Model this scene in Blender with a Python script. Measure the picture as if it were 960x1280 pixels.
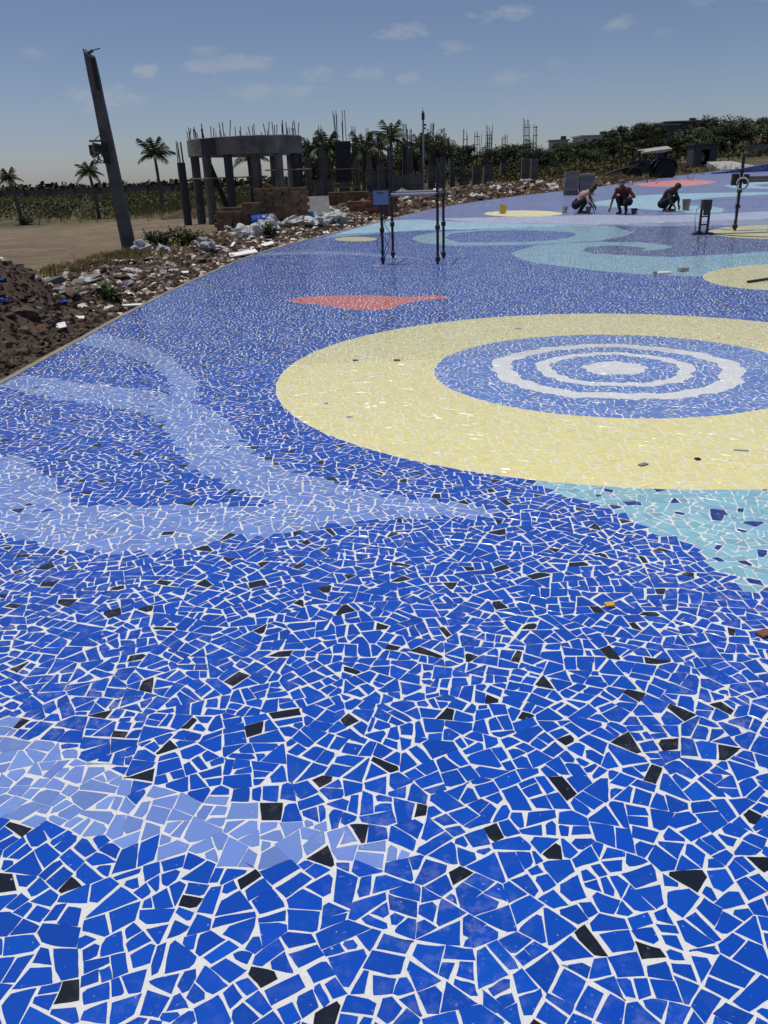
import bpy, bmesh, math, random
import numpy as np
from mathutils import Vector, Matrix, noise
from mathutils.geometry import delaunay_2d_cdt

for o in list(bpy.data.objects):
    bpy.data.objects.remove(o)
scene = bpy.context.scene
COL = scene.collection
R = math.radians
rnd = random.Random(7)

# ------------------------------------------------------------------ camera
CAM_H = 1.6
PITCH, ROLL = R(22.7), R(-2.0)
cam = bpy.data.cameras.new('camera')
cam.sensor_fit = 'VERTICAL'
cam.sensor_height = 32.0
cam.lens = 32.0 * 1000.0 / 1280.0
cam.clip_start = 0.05
cam.clip_end = 6000
cam_o = bpy.data.objects.new('camera', cam)
COL.objects.link(cam_o)
fw = Vector((0, math.cos(PITCH), -math.sin(PITCH)))
up0 = Vector((0, math.sin(PITCH), math.cos(PITCH)))
rt0 = Vector((1, 0, 0))
c_, s_ = math.cos(ROLL), math.sin(ROLL)
rt = c_ * rt0 + s_ * up0
up = -s_ * rt0 + c_ * up0
M4 = Matrix((rt, up, -fw)).transposed().to_4x4()
M4.translation = (0, 0, CAM_H)
cam_o.matrix_world = M4
scene.camera = cam_o

# ------------------------------------------------------------------ light
SUN_EL = R(77)
SUN_DIR = Vector((-1.0, 0.32, 0)).normalized() * math.cos(SUN_EL) + Vector((0, 0, math.sin(SUN_EL)))
world = bpy.data.worlds.new('World')
scene.world = world
world.use_nodes = True
SKY_STRENGTH = 0.061

def build_world():
    nt = world.node_tree
    nt.nodes.clear()
    N, L = nt.nodes.new, nt.links.new
    out = N('ShaderNodeOutputWorld')
    bg = N('ShaderNodeBackground')
    bg.inputs['Strength'].default_value = SKY_STRENGTH
    L(bg.outputs[0], out.inputs[0])
    sky = N('ShaderNodeTexSky')
    sky.sky_type = 'NISHITA'
    sky.sun_disc = False
    sky.sun_elevation = SUN_EL
    sky.sun_rotation = math.atan2(SUN_DIR.x, SUN_DIR.y)
    sky.air_density = 0.75
    sky.dust_density = 0.6
    sky.ozone_density = 3.0
    tc = N('ShaderNodeTexCoord')
    nz = N('ShaderNodeTexNoise')
    nz.inputs['Scale'].default_value = 34
    nz.inputs['Detail'].default_value = 6
    nz.inputs['Roughness'].default_value = 0.62
    mp = N('ShaderNodeMapping')
    mp.inputs['Scale'].default_value = (1, 1, 2.2)
    L(tc.outputs['Generated'], mp.inputs[0])
    L(mp.outputs[0], nz.inputs['Vector'])
    def math_(op, a, b=None, c=None, clamp=False):
        n = N('ShaderNodeMath'); n.operation = op; n.use_clamp = clamp
        for i, v in enumerate((a, b, c)):
            if v is None: continue
            if isinstance(v, (int, float)): n.inputs[i].default_value = v
            else: L(v, n.inputs[i])
        return n.outputs[0]
    def dot(vec):
        n = N('ShaderNodeVectorMath'); n.operation = 'DOT_PRODUCT'
        L(tc.outputs['Generated'], n.inputs[0]); n.inputs[1].default_value = vec
        return n.outputs['Value']
    nzc = math_('MULTIPLY', math_('SUBTRACT', nz.outputs[0], 0.5), 5.2)
    total = None
    for (az, el, w, h, k) in CLOUDS:
        az, el, w, h = R(az), R(el), R(w), R(h)
        r = Vector((math.cos(az), -math.sin(az), 0))
        u = Vector((-math.sin(az) * math.sin(el), -math.cos(az) * math.sin(el), math.cos(el)))
        du = dot(tuple(r / w)); dv = dot(tuple(u / h))
        q = math_('MULTIPLY_ADD', dv, dv, math_('MULTIPLY', du, du))
        m = math_('SUBTRACT', 1.0, math_('ADD', q, nzc))
        m = math_('MULTIPLY', math_('MULTIPLY', m, 0.8, clamp=True), k * .95)
        total = m if total is None else math_('MAXIMUM', total, m)
    # keep the clouds on the side of the sky they stand on
    mix = N('ShaderNodeMix'); mix.data_type = 'RGBA'
    L(total, mix.inputs['Factor'])
    tint = N('ShaderNodeMix'); tint.data_type = 'RGBA'; tint.blend_type = 'MULTIPLY'
    tint.inputs['Factor'].default_value = 1.0
    L(sky.outputs[0], tint.inputs['A'])
    tint.inputs['B'].default_value = SKY_TINT
    L(tint.outputs['Result'], mix.inputs['A'])
    cv = CLOUD_V / SKY_STRENGTH
    mix.inputs['B'].default_value = (cv * 0.93, cv, cv * 1.1, 1)
    L(mix.outputs['Result'], bg.inputs['Color'])
SKY_TINT = (1.05, 0.99, 1.04, 1)
CLOUD_V = 0.36
# azimuth (deg from +Y to +X), elevation, half width, half height, density
CLOUDS = [(-2.5, 12.6, 1.6, .55, .75), (8.2, 8.9, 2.6, .5, .55), (2.2, 8.2, 1.6, .5, .55), (5.4, 7.3, 1.2, .45, .4),
          (-13.6, 6.4, .9, .4, .55), (-8.5, 6.7, 2.7, .6, .45), (-16.3, 5.0, 2.6, .7, .45), (-3.2, 6.1, 1.2, .5, .4),
          (-.4, 6.0, 1.4, .5, .4), (-6.3, 5.2, 3.4, .45, .35), (15.4, 8.0, 1.0, .5, .4), (22.5, 9.0, 1.9, .6, .35),
          (20, 8.8, 1.0, .45, .3), (-20, 7.3, .8, .4, .4), (2.7, 5.7, .9, .35, .35), (-10, 7.5, 1.2, .35, .3),
          (9, 5.6, 1.8, .5, .3), (11.5, 6.0, .6, .35, .3), (18, 7.2, .9, .4, .25), (32, 8, 2.6, .7, .4),
          (-30, 9, 2.4, .7, .4), (-42, 7, 3, .8, .4), (46, 9, 3, .8, .4), (70, 10, 4, 1, .4), (-75, 11, 4, 1, .4),
          (120, 12, 5, 1.2, .4), (-120, 10, 5, 1.2, .4), (170, 11, 5, 1.2, .4)]
build_world()
sun = bpy.data.lights.new('sun', 'SUN')
sun.energy = 2.7
sun.angle = R(0.55)
sun.color = (1.0, 0.965, 0.90)
sun_o = bpy.data.objects.new('sun', sun)
COL.objects.link(sun_o)
sun_o.rotation_euler = (-SUN_DIR).to_track_quat('-Z', 'Y').to_euler()
sun_o.location = (0, 0, 60)
vs = scene.view_settings
scene.display_settings.display_device = 'sRGB'
vs.view_transform = 'Standard'
vs.look = 'None'
vs.exposure = 0.22
vs.gamma = 1.0
vs.use_curve_mapping = False

# ------------------------------------------------------------------ relief of the place
def softplus(t, w):
    return w * np.logaddexp(0, np.asarray(t) / w)
def sstep(t):
    t = np.clip(t, 0, 1)
    return t * t * (3 - 2 * t)
def ZP(x, y):
    'height of the paved plaza'
    return 0.026 * softplus(np.asarray(y) - 17, 3.0) * (0.25 + 0.75 * sstep((np.asarray(x) + 16) / 14))
def zp(x, y):
    return float(ZP(x, y))
def G(x, y):
    'height of the open ground'
    x = np.asarray(x, float); y = np.asarray(y, float)
    z = 0.026 * softplus(np.minimum(y, 95) - 17, 3.0) * (0.25 + 0.75 * sstep((x + 16) / 14)) - 0.14
    z = z + 4.6 * sstep((y - 68) / 110) * sstep((x - 8) / 55)
    z = z + 0.05 * np.sin(x * .7 + 1.3 * np.sin(y * .31)) * np.sin(y * .53 + x * .21)
    return z
def gz(x, y):
    return float(G(x, y))

# ------------------------------------------------------------------ materials
MATS = {}
def mat(name, col, rough=0.85, var=0.2, scale=6.0, bump=0.25, metallic=0.0, spec=0.4, attr=False, rvar=0.0, bscale=None, col2=None):
    if name in MATS: return MATS[name]
    m = bpy.data.materials.new(name); m.use_nodes = True
    nt = m.node_tree; N, L = nt.nodes.new, nt.links.new
    p = nt.nodes['Principled BSDF']
    p.inputs['Roughness'].default_value = rough
    p.inputs['Metallic'].default_value = metallic
    p.inputs['Specular IOR Level'].default_value = spec
    tc = N('ShaderNodeTexCoord')
    nz = N('ShaderNodeTexNoise')
    nz.inputs['Scale'].default_value = scale
    nz.inputs['Detail'].default_value = 7
    nz.inputs['Roughness'].default_value = 0.65
    L(tc.outputs['Object'], nz.inputs['Vector'])
    ramp = N('ShaderNodeMapRange')
    ramp.inputs['From Min'].default_value = 0.3; ramp.inputs['From Max'].default_value = 0.7
    L(nz.outputs[0], ramp.inputs['Value'])
    mix = N('ShaderNodeMix'); mix.data_type = 'RGBA'
    L(ramp.outputs[0], mix.inputs['Factor'])
    lo = tuple(v * (1 - var) for v in col); hi = tuple(min(1, v * (1 + var)) for v in (col2 or col))
    mix.inputs['A'].default_value = (*lo, 1); mix.inputs['B'].default_value = (*hi, 1)
    src = mix.outputs['Result']
    if attr:
        a = N('ShaderNodeAttribute'); a.attribute_name = 'Col'
        mm = N('ShaderNodeMix'); mm.data_type = 'RGBA'; mm.blend_type = 'MULTIPLY'
        mm.inputs['Factor'].default_value = 1
        L(src, mm.inputs['A']); L(a.outputs['Color'], mm.inputs['B'])
        src = mm.outputs['Result']
    if rvar:
        oi = N('ShaderNodeObjectInfo')
        mr = N('ShaderNodeMapRange')
        mr.inputs['To Min'].default_value = 1 - rvar; mr.inputs['To Max'].default_value = 1 + rvar
        L(oi.outputs['Random'], mr.inputs['Value'])
        hs = N('ShaderNodeHueSaturation')
        L(mr.outputs[0], hs.inputs['Value']); L(src, hs.inputs['Color'])
        src = hs.outputs[0]
    L(src, p.inputs['Base Color'])
    if bump:
        n2 = N('ShaderNodeTexNoise')
        n2.inputs['Scale'].default_value = bscale or scale * 5
        n2.inputs['Detail'].default_value = 6
        L(tc.outputs['Object'], n2.inputs['Vector'])
        b = N('ShaderNodeBump'); b.inputs['Strength'].default_value = bump
        b.inputs['Distance'].default_value = 0.03
        L(n2.outputs[0], b.inputs['Height']); L(b.outputs[0], p.inputs['Normal'])
    MATS[name] = m
    return m

def tile_material(name, grout):
    'glazed broken tile; colour of each shard is its own glaze, over it a film of cement left from grouting'
    m = bpy.data.materials.new(name); m.use_nodes = True
    nt = m.node_tree; N, L = nt.nodes.new, nt.links.new
    p = nt.nodes['Principled BSDF']
    a = N('ShaderNodeAttribute'); a.attribute_name = 'Col'
    g = N('ShaderNodeNewGeometry')
    n1 = N('ShaderNodeTexNoise'); n1.inputs['Scale'].default_value = 1.1; n1.inputs['Detail'].default_value = 4
    n2 = N('ShaderNodeTexNoise'); n2.inputs['Scale'].default_value = 19; n2.inputs['Detail'].default_value = 8; n2.inputs['Roughness'].default_value = .7
    L(g.outputs['Position'], n1.inputs['Vector']); L(g.outputs['Position'], n2.inputs['Vector'])
    r1 = N('ShaderNodeMapRange'); r1.inputs['From Min'].default_value = .46; r1.inputs['From Max'].default_value = .70
    L(n1.outputs[0], r1.inputs['Value'])
    r2 = N('ShaderNodeMapRange'); r2.inputs['From Min'].default_value = .50; r2.inputs['From Max'].default_value = .78
    L(n2.outputs[0], r2.inputs['Value'])
    mu = N('ShaderNodeMath'); mu.operation = 'MULTIPLY'
    L(r1.outputs[0], mu.inputs[0]); L(r2.outputs[0], mu.inputs[1])
    # small dried cement splashes
    n4 = N('ShaderNodeTexNoise'); n4.inputs['Scale'].default_value = 75; n4.inputs['Detail'].default_value = 3
    L(g.outputs['Position'], n4.inputs['Vector'])
    r4 = N('ShaderNodeMapRange'); r4.inputs['From Min'].default_value = .70; r4.inputs['From Max'].default_value = .76; r4.inputs['To Max'].default_value = .5
    L(n4.outputs[0], r4.inputs['Value'])
    # a thin even film plus the smears
    ma = N('ShaderNodeMath'); ma.operation = 'MULTIPLY_ADD'
    L(mu.outputs[0], ma.inputs[0]); ma.inputs[1].default_value = .52; L(r4.outputs[0], ma.inputs[2])
    mx = N('ShaderNodeMix'); mx.data_type = 'RGBA'
    L(ma.outputs[0], mx.inputs['Factor']); L(a.outputs['Color'], mx.inputs['A'])
    mx.inputs['B'].default_value = (.62, .62, .60, 1)
    src = mx.outputs['Result']
    rr = N('ShaderNodeMapRange'); rr.inputs['To Min'].default_value = .34 if grout else .2; rr.inputs['To Max'].default_value = .6
    L(ma.outputs[0], rr.inputs['Value'])
    rough = rr.outputs[0]
    if grout:
        v = N('ShaderNodeTexVoronoi'); v.feature = 'DISTANCE_TO_EDGE'; v.inputs['Scale'].default_value = 11.5
        L(g.outputs['Position'], v.inputs['Vector'])
        vr = N('ShaderNodeMapRange'); vr.inputs['From Min'].default_value = .022; vr.inputs['From Max'].default_value = .04
        L(v.outputs['Distance'], vr.inputs['Value'])
        vc = N('ShaderNodeTexVoronoi'); vc.inputs['Scale'].default_value = 11.5
        L(g.outputs['Position'], vc.inputs['Vector'])
        hs = N('ShaderNodeHueSaturation')
        sx = N('ShaderNodeSeparateXYZ'); L(vc.outputs['Color'], sx.inputs[0])
        vm = N('ShaderNodeMapRange'); vm.inputs['To Min'].default_value = .75; vm.inputs['To Max'].default_value = 1.15
        L(sx.outputs[0], vm.inputs['Value']); L(vm.outputs[0], hs.inputs['Value']); L(src, hs.inputs['Color'])
        gm = N('ShaderNodeMix'); gm.data_type = 'RGBA'
        L(vr.outputs[0], gm.inputs['Factor']); gm.inputs['A'].default_value = (.74, .74, .72, 1)
        L(hs.outputs[0], gm.inputs['B'])
        src = gm.outputs['Result']
        rm = N('ShaderNodeMix'); L(vr.outputs[0], rm.inputs['Factor']); rm.inputs['A'].default_value = .9
        L(rough, rm.inputs['B']); rough = rm.outputs[0]
        bp = N('ShaderNodeBump'); bp.inputs['Strength'].default_value = .4; bp.inputs['Distance'].default_value = .004
        L(vr.outputs[0], bp.inputs['Height']); L(bp.outputs[0], p.inputs['Normal'])
    else:
        n3 = N('ShaderNodeTexNoise'); n3.inputs['Scale'].default_value = 9
        L(g.outputs['Position'], n3.inputs['Vector'])
        bp = N('ShaderNodeBump'); bp.inputs['Strength'].default_value = .05; bp.inputs['Distance'].default_value = .01
        L(n3.outputs[0], bp.inputs['Height']); L(bp.outputs[0], p.inputs['Normal'])
    L(src, p.inputs['Base Color']); L(rough, p.inputs['Roughness'])
    p.inputs['Specular IOR Level'].default_value = .36 if grout else .5
    # settled cement dust
    p.inputs['Sheen Weight'].default_value = .20 if grout else .24
    p.inputs['Sheen Roughness'].default_value = .45
    p.inputs['Sheen Tint'].default_value = (.93, 1, 1, 1)
    MATS[name] = m
    return m
tile_material('glazed_tile', False)
tile_material('glazed_tile_distant', True)
def grout_material():
    m = mat('grout', (.76, .76, .735), .92, .06, 30, .4, bscale=170)
    nt = m.node_tree; N, L = nt.nodes.new, nt.links.new
    p = nt.nodes['Principled BSDF']; src = p.inputs['Base Color'].links[0].from_socket
    g = N('ShaderNodeNewGeometry'); f = None
    for s, a, b, k, c in ((1.6, .54, .72, .35, (.50, .46, .40)), (11, .60, .74, .55, (.42, .39, .35))):
        n = N('ShaderNodeTexNoise'); n.inputs['Scale'].default_value = s; n.inputs['Detail'].default_value = 7; n.inputs['Roughness'].default_value = .68
        L(g.outputs['Position'], n.inputs['Vector'])
        r = N('ShaderNodeMapRange'); r.inputs['From Min'].default_value = a; r.inputs['From Max'].default_value = b; r.inputs['To Max'].default_value = k
        L(n.outputs[0], r.inputs['Value'])
        x = N('ShaderNodeMix'); x.data_type = 'RGBA'; L(r.outputs[0], x.inputs['Factor']); L(src, x.inputs['A']); x.inputs['B'].default_value = (*c, 1)
        src = x.outputs['Result']
    L(src, p.inputs['Base Color'])
grout_material()
mat('beam_concrete', (.165, .155, .14), .9, .5, 1.6, .5)
mat('concrete', (.115, .112, .106), .9, .5, 2.2, .5, rvar=.25)
mat('concrete_pale', (.36, .35, .32), .9, .2, 3, .4)
mat('kerb_concrete', (.24, .22, .19), .9, .3, 4, .5)
mat('pole_concrete', (.105, .10, .096), .9, .5, 2.5, .5)
mat('rust_steel', (.05, .035, .028), .8, .3, 20, .1)
mat('black_steel', (.014, .014, .016), .45, .3, 12, .1)
mat('galvanised', (.30, .31, .32), .45, .15, 9, .1, metallic=.7)
mat('formwork', (.022, .024, .03), .7, .4, 4, .2)
mat('timber', (.25, .18, .11), .85, .3, 4, .3)
mat('brick', (.17, .11, .066), .9, .25, 5, .3, rvar=.25)
mat('brick_red', (.18, .085, .05), .9, .25, 5, .3, rvar=.3)
mat('soil', (.072, .044, .030), .95, .45, 2.2, .8, bscale=14)
mat('stone_brown', (.13, .095, .07), .92, .35, 3, .6, rvar=.35)
mat('stone_grey', (.19, .175, .16), .92, .3, 3, .6, rvar=.35)
mat('rubble', (.2, .17, .14), .95, .3, 4, .4, attr=True)
mat('white_plastic', (.44, .44, .43), .55, .18, 4, .3, rvar=.2)
mat('grey_plastic', (.33, .34, .35), .5, .25, 4, .3, rvar=.2)
mat('white_board', (.78, .77, .74), .7, .08, 5, .1)
mat('blue_plastic', (.015, .06, .33), .4, .2, 6, .1)
mat('cyan_plastic', (.13, .30, .38), .5, .2, 6, .1)
mat('yellow_plastic', (.62, .40, .05), .45, .2, 6, .1)
mat('bucket_tan', (.33, .21, .16), .6, .2, 6, .1)
mat('panel_blue', (.20, .27, .40), .4, .08, 6, .05)
mat('carton', (.20, .17, .16), .85, .2, 5, .15, rvar=.35)
mat('carton_edge', (.34, .27, .2), .85, .2, 5, .15)
mat('tractor_paint', (.012, .018, .03), .4, .3, 6, .1)
mat('sheet_grey', (.20, .19, .18), .85, .2, 5, .2)
mat('tractor_roof', (.36, .34, .30), .6, .2, 4, .1)
mat('rubber', (.012, .012, .012), .8, .3, 12, .2)
mat('rim', (.22, .22, .22), .5, .3, 8, .1)
mat('bark', (.07, .055, .042), .95, .35, 7, .6)
mat('palm_bark', (.12, .10, .08), .95, .35, 9, .6)
mat('leaf', (.032, .046, .016), .6, .35, 1.5, 0, attr=True, rvar=.45, spec=.25)
mat('frond', (.042, .062, .020), .55, .3, 3, 0, attr=True, rvar=.2, spec=.3)
mat('dry_grass', (.21, .165, .075), .9, .3, 3, 0, attr=True)
mat('skin', (.095, .052, .035), .6, .15, 8, .05)
mat('hair', (.008, .007, .007), .6, .2, 20, .2)
mat('shirt_pink', (.36, .24, .22), .9, .15, 8, .3)
mat('shirt_red', (.07, .010, .013), .9, .15, 8, .3)
mat('shirt_brown', (.03, .02, .018), .9, .2, 8, .3)
mat('trousers', (.014, .014, .018), .9, .2, 8, .3)
mat('cap_grey', (.09, .095, .11), .9, .1, 8, .2)
mat('wall_paint', (.42, .41, .38), .9, .2, .5, .1)
mat('wall_dark', (.045, .046, .05), .9, .3, .4, .2)
mat('roof_blue', (.28, .42, .55), .6, .15, 1, .1)
mat('roof_grey', (.22, .22, .22), .8, .2, 1, .1)
mat('window_dark', (.02, .022, .026), .2, .2, 2, 0)
mat('hut_grey', (.06, .063, .072), .85, .25, 2, .2)

def ground_material():
    m = bpy.data.materials.new('open_ground'); m.use_nodes = True
    nt = m.node_tree; N, L = nt.nodes.new, nt.links.new
    p = nt.nodes['Principled BSDF']; p.inputs['Roughness'].default_value = .95
    p.inputs['Specular IOR Level'].default_value = .2
    g = N('ShaderNodeNewGeometry')
    def nz(s, d=6, r=.6):
        n = N('ShaderNodeTexNoise'); n.inputs['Scale'].default_value = s; n.inputs['Detail'].default_value = d
        n.inputs['Roughness'].default_value = r
        L(g.outputs['Position'], n.inputs['Vector']); return n.outputs[0]
    def rng(v, a, b):
        n = N('ShaderNodeMapRange'); n.inputs['From Min'].default_value = a; n.inputs['From Max'].default_value = b
        L(v, n.inputs['Value']); return n.outputs[0]
    def mix(f, a, b):
        n = N('ShaderNodeMix'); n.data_type = 'RGBA'; L(f, n.inputs['Factor'])
        for k, v in (('A', a), ('B', b)):
            if isinstance(v, tuple): n.inputs[k].default_value = (*v, 1)
            else: L(v, n.inputs[k])
        return n.outputs['Result']
    sand = mix(rng(nz(.9), .35, .65), (.165, .125, .080), (.25, .195, .128))
    sand = mix(rng(nz(.28, 5, .7), .47, .63), sand, (.15, .112, .074))
    sand = mix(rng(nz(7, 8, .75), .5, .7), sand, (.105, .078, .054))
    sand = mix(rng(nz(2.2, 8, .8), .56, .66), sand, (.30, .24, .17))
    # scrubby field and dry hillside away from the building site
    field = mix(rng(nz(.25), .4, .6), (.085, .072, .036), (.15, .12, .065))
    field = mix(rng(nz(1.4), .5, .62), field, (.05, .056, .025))
    sx = N('ShaderNodeSeparateXYZ'); L(g.outputs['Position'], sx.inputs[0])
    far = N('ShaderNodeMath'); far.operation = 'MULTIPLY_ADD'
    L(nz(.12), far.inputs[0]); far.inputs[1].default_value = 14.0; L(sx.outputs['Y'], far.inputs[2])
    col = mix(rng(far.outputs[0], 43, 49), sand, field)
    b = N('ShaderNodeBump'); b.inputs['Strength'].default_value = .9; b.inputs['Distance'].default_value = .09
    L(nz(3.2, 10, .75), b.inputs['Height']); L(b.outputs[0], p.inputs['Normal'])
    L(col, p.inputs['Base Color'])
    MATS['open_ground'] = m
ground_material()

# ------------------------------------------------------------------ mesh helpers
class MB:
    def __init__(s): s.v = []; s.f = []; s.m = []; s.c = []
    def add(s, verts, faces, mi=0, col=None):
        o = len(s.v); s.v.extend(verts)
        s.f.extend([tuple(i + o for i in f) for f in faces]); s.m.extend([mi] * len(faces))
        if col is not None: s.c.extend([col] * len(verts))
        return s
    def box(s, c, size, rz=0, mi=0, col=None, rot=None):
        hx, hy, hz = (d / 2 for d in size)
        vs_ = [Vector((x, y, z)) for z in (-hz, hz) for x, y in ((-hx, -hy), (hx, -hy), (hx, hy), (-hx, hy))]
        mt = rot if rot is not None else Matrix.Rotation(rz, 3, 'Z')
        c = Vector(c)
        return s.add([tuple(mt @ v + c) for v in vs_], [(3, 2, 1, 0), (4, 5, 6, 7), (0, 1, 5, 4), (1, 2, 6, 5), (2, 3, 7, 6), (3, 0, 4, 7)], mi, col)
    def tube(s, pts, rad, n=8, mi=0, col=None, cap=True):
        pts = [Vector(p) for p in pts]
        if not isinstance(rad, (list, tuple)): rad = [rad] * len(pts)
        vs_ = []; fs = []
        for i, p in enumerate(pts):
            d = (pts[min(i + 1, len(pts) - 1)] - pts[max(i - 1, 0)]).normalized()
            a = d.cross(Vector((0, 0, 1)))
            if a.length < 1e-3: a = Vector((1, 0, 0))
            a.normalize(); b = d.cross(a).normalized()
            for k in range(n):
                t = 2 * math.pi * k / n
                vs_.append(tuple(p + (a * math.cos(t) + b * math.sin(t)) * rad[i]))
        for i in range(len(pts) - 1):
            for k in range(n):
                k2 = (k + 1) % n
                fs.append((i * n + k, i * n + k2, (i + 1) * n + k2, (i + 1) * n + k))
        if cap:
            fs.append(tuple(reversed(range(n)))); fs.append(tuple((len(pts) - 1) * n + k for k in range(n)))
        return s.add(vs_, fs, mi, col)
    def lathe(s, prof, n=16, c=(0, 0, 0), mi=0, axis=None):
        vs_ = []; fs = []
        mt = Matrix.Identity(3) if axis is None else Vector((0, 0, 1)).rotation_difference(Vector(axis)).to_matrix()
        for r, z in prof:
            for k in range(n):
                t = 2 * math.pi * k / n
                vs_.append(tuple(mt @ Vector((r * math.cos(t), r * math.sin(t), z)) + Vector(c)))
        for i in range(len(prof) - 1):
            for k in range(n):
                k2 = (k + 1) % n
                fs.append((i * n + k, i * n + k2, (i + 1) * n + k2, (i + 1) * n + k))
        fs.append(tuple(reversed(range(n)))); fs.append(tuple((len(prof) - 1) * n + k for k in range(n)))
        return s.add(vs_, fs, mi)
    def mesh(s, name, mats, smooth=False):
        me = bpy.data.meshes.new(name)
        me.from_pydata([tuple(v) for v in s.v], [], s.f)
        for m in (mats if isinstance(mats, (list, tuple)) else [mats]): me.materials.append(MATS[m])
        me.polygons.foreach_set('material_index', s.m)
        if s.c:
            a = me.color_attributes.new('Col', 'FLOAT_COLOR', 'POINT')
            a.data.foreach_set('color', np.array([(c[0], c[1], c[2], 1.0) for c in s.c], np.float32).ravel())
        if smooth: me.polygons.foreach_set('use_smooth', [True] * len(me.polygons))
        me.update()
        return me
    def build(s, name, mats, parent=None, smooth=False, loc=None):
        return link(name, s.mesh(name, mats, smooth), parent, loc)
def link(name, me, parent=None, loc=None, rot=None, scale=None):
    o = bpy.data.objects.new(name, me); COL.objects.link(o)
    if parent is not None: o.parent = parent
    if loc is not None: o.location = loc
    if rot is not None: o.rotation_euler = rot
    if scale is not None: o.scale = scale if isinstance(scale, (tuple, list)) else (scale,) * 3
    return o
def tag(o, label=None, cat=None, group=None, kind=None):
    if label: o['label'] = label
    if cat: o['category'] = cat
    if group: o['group'] = group
    if kind: o['kind'] = kind
    return o
def empty(name, loc, rz=0, label=None, cat=None, group=None):
    o = bpy.data.objects.new(name, None); COL.objects.link(o)
    o.location = loc; o.rotation_euler = (0, 0, rz); o.empty_display_size = .2
    return tag(o, label, cat, group)
def copy_tree(o, parent=None):
    c = o.copy(); COL.objects.link(c)
    if parent is not None: c.parent = parent
    for ch in list(o.children): copy_tree(ch, c)
    return c
def fbm(x, y, z=0.0, oct=4):
    return noise.fractal(Vector((x, y, z)), 0.9, 2.1, oct)

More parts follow.
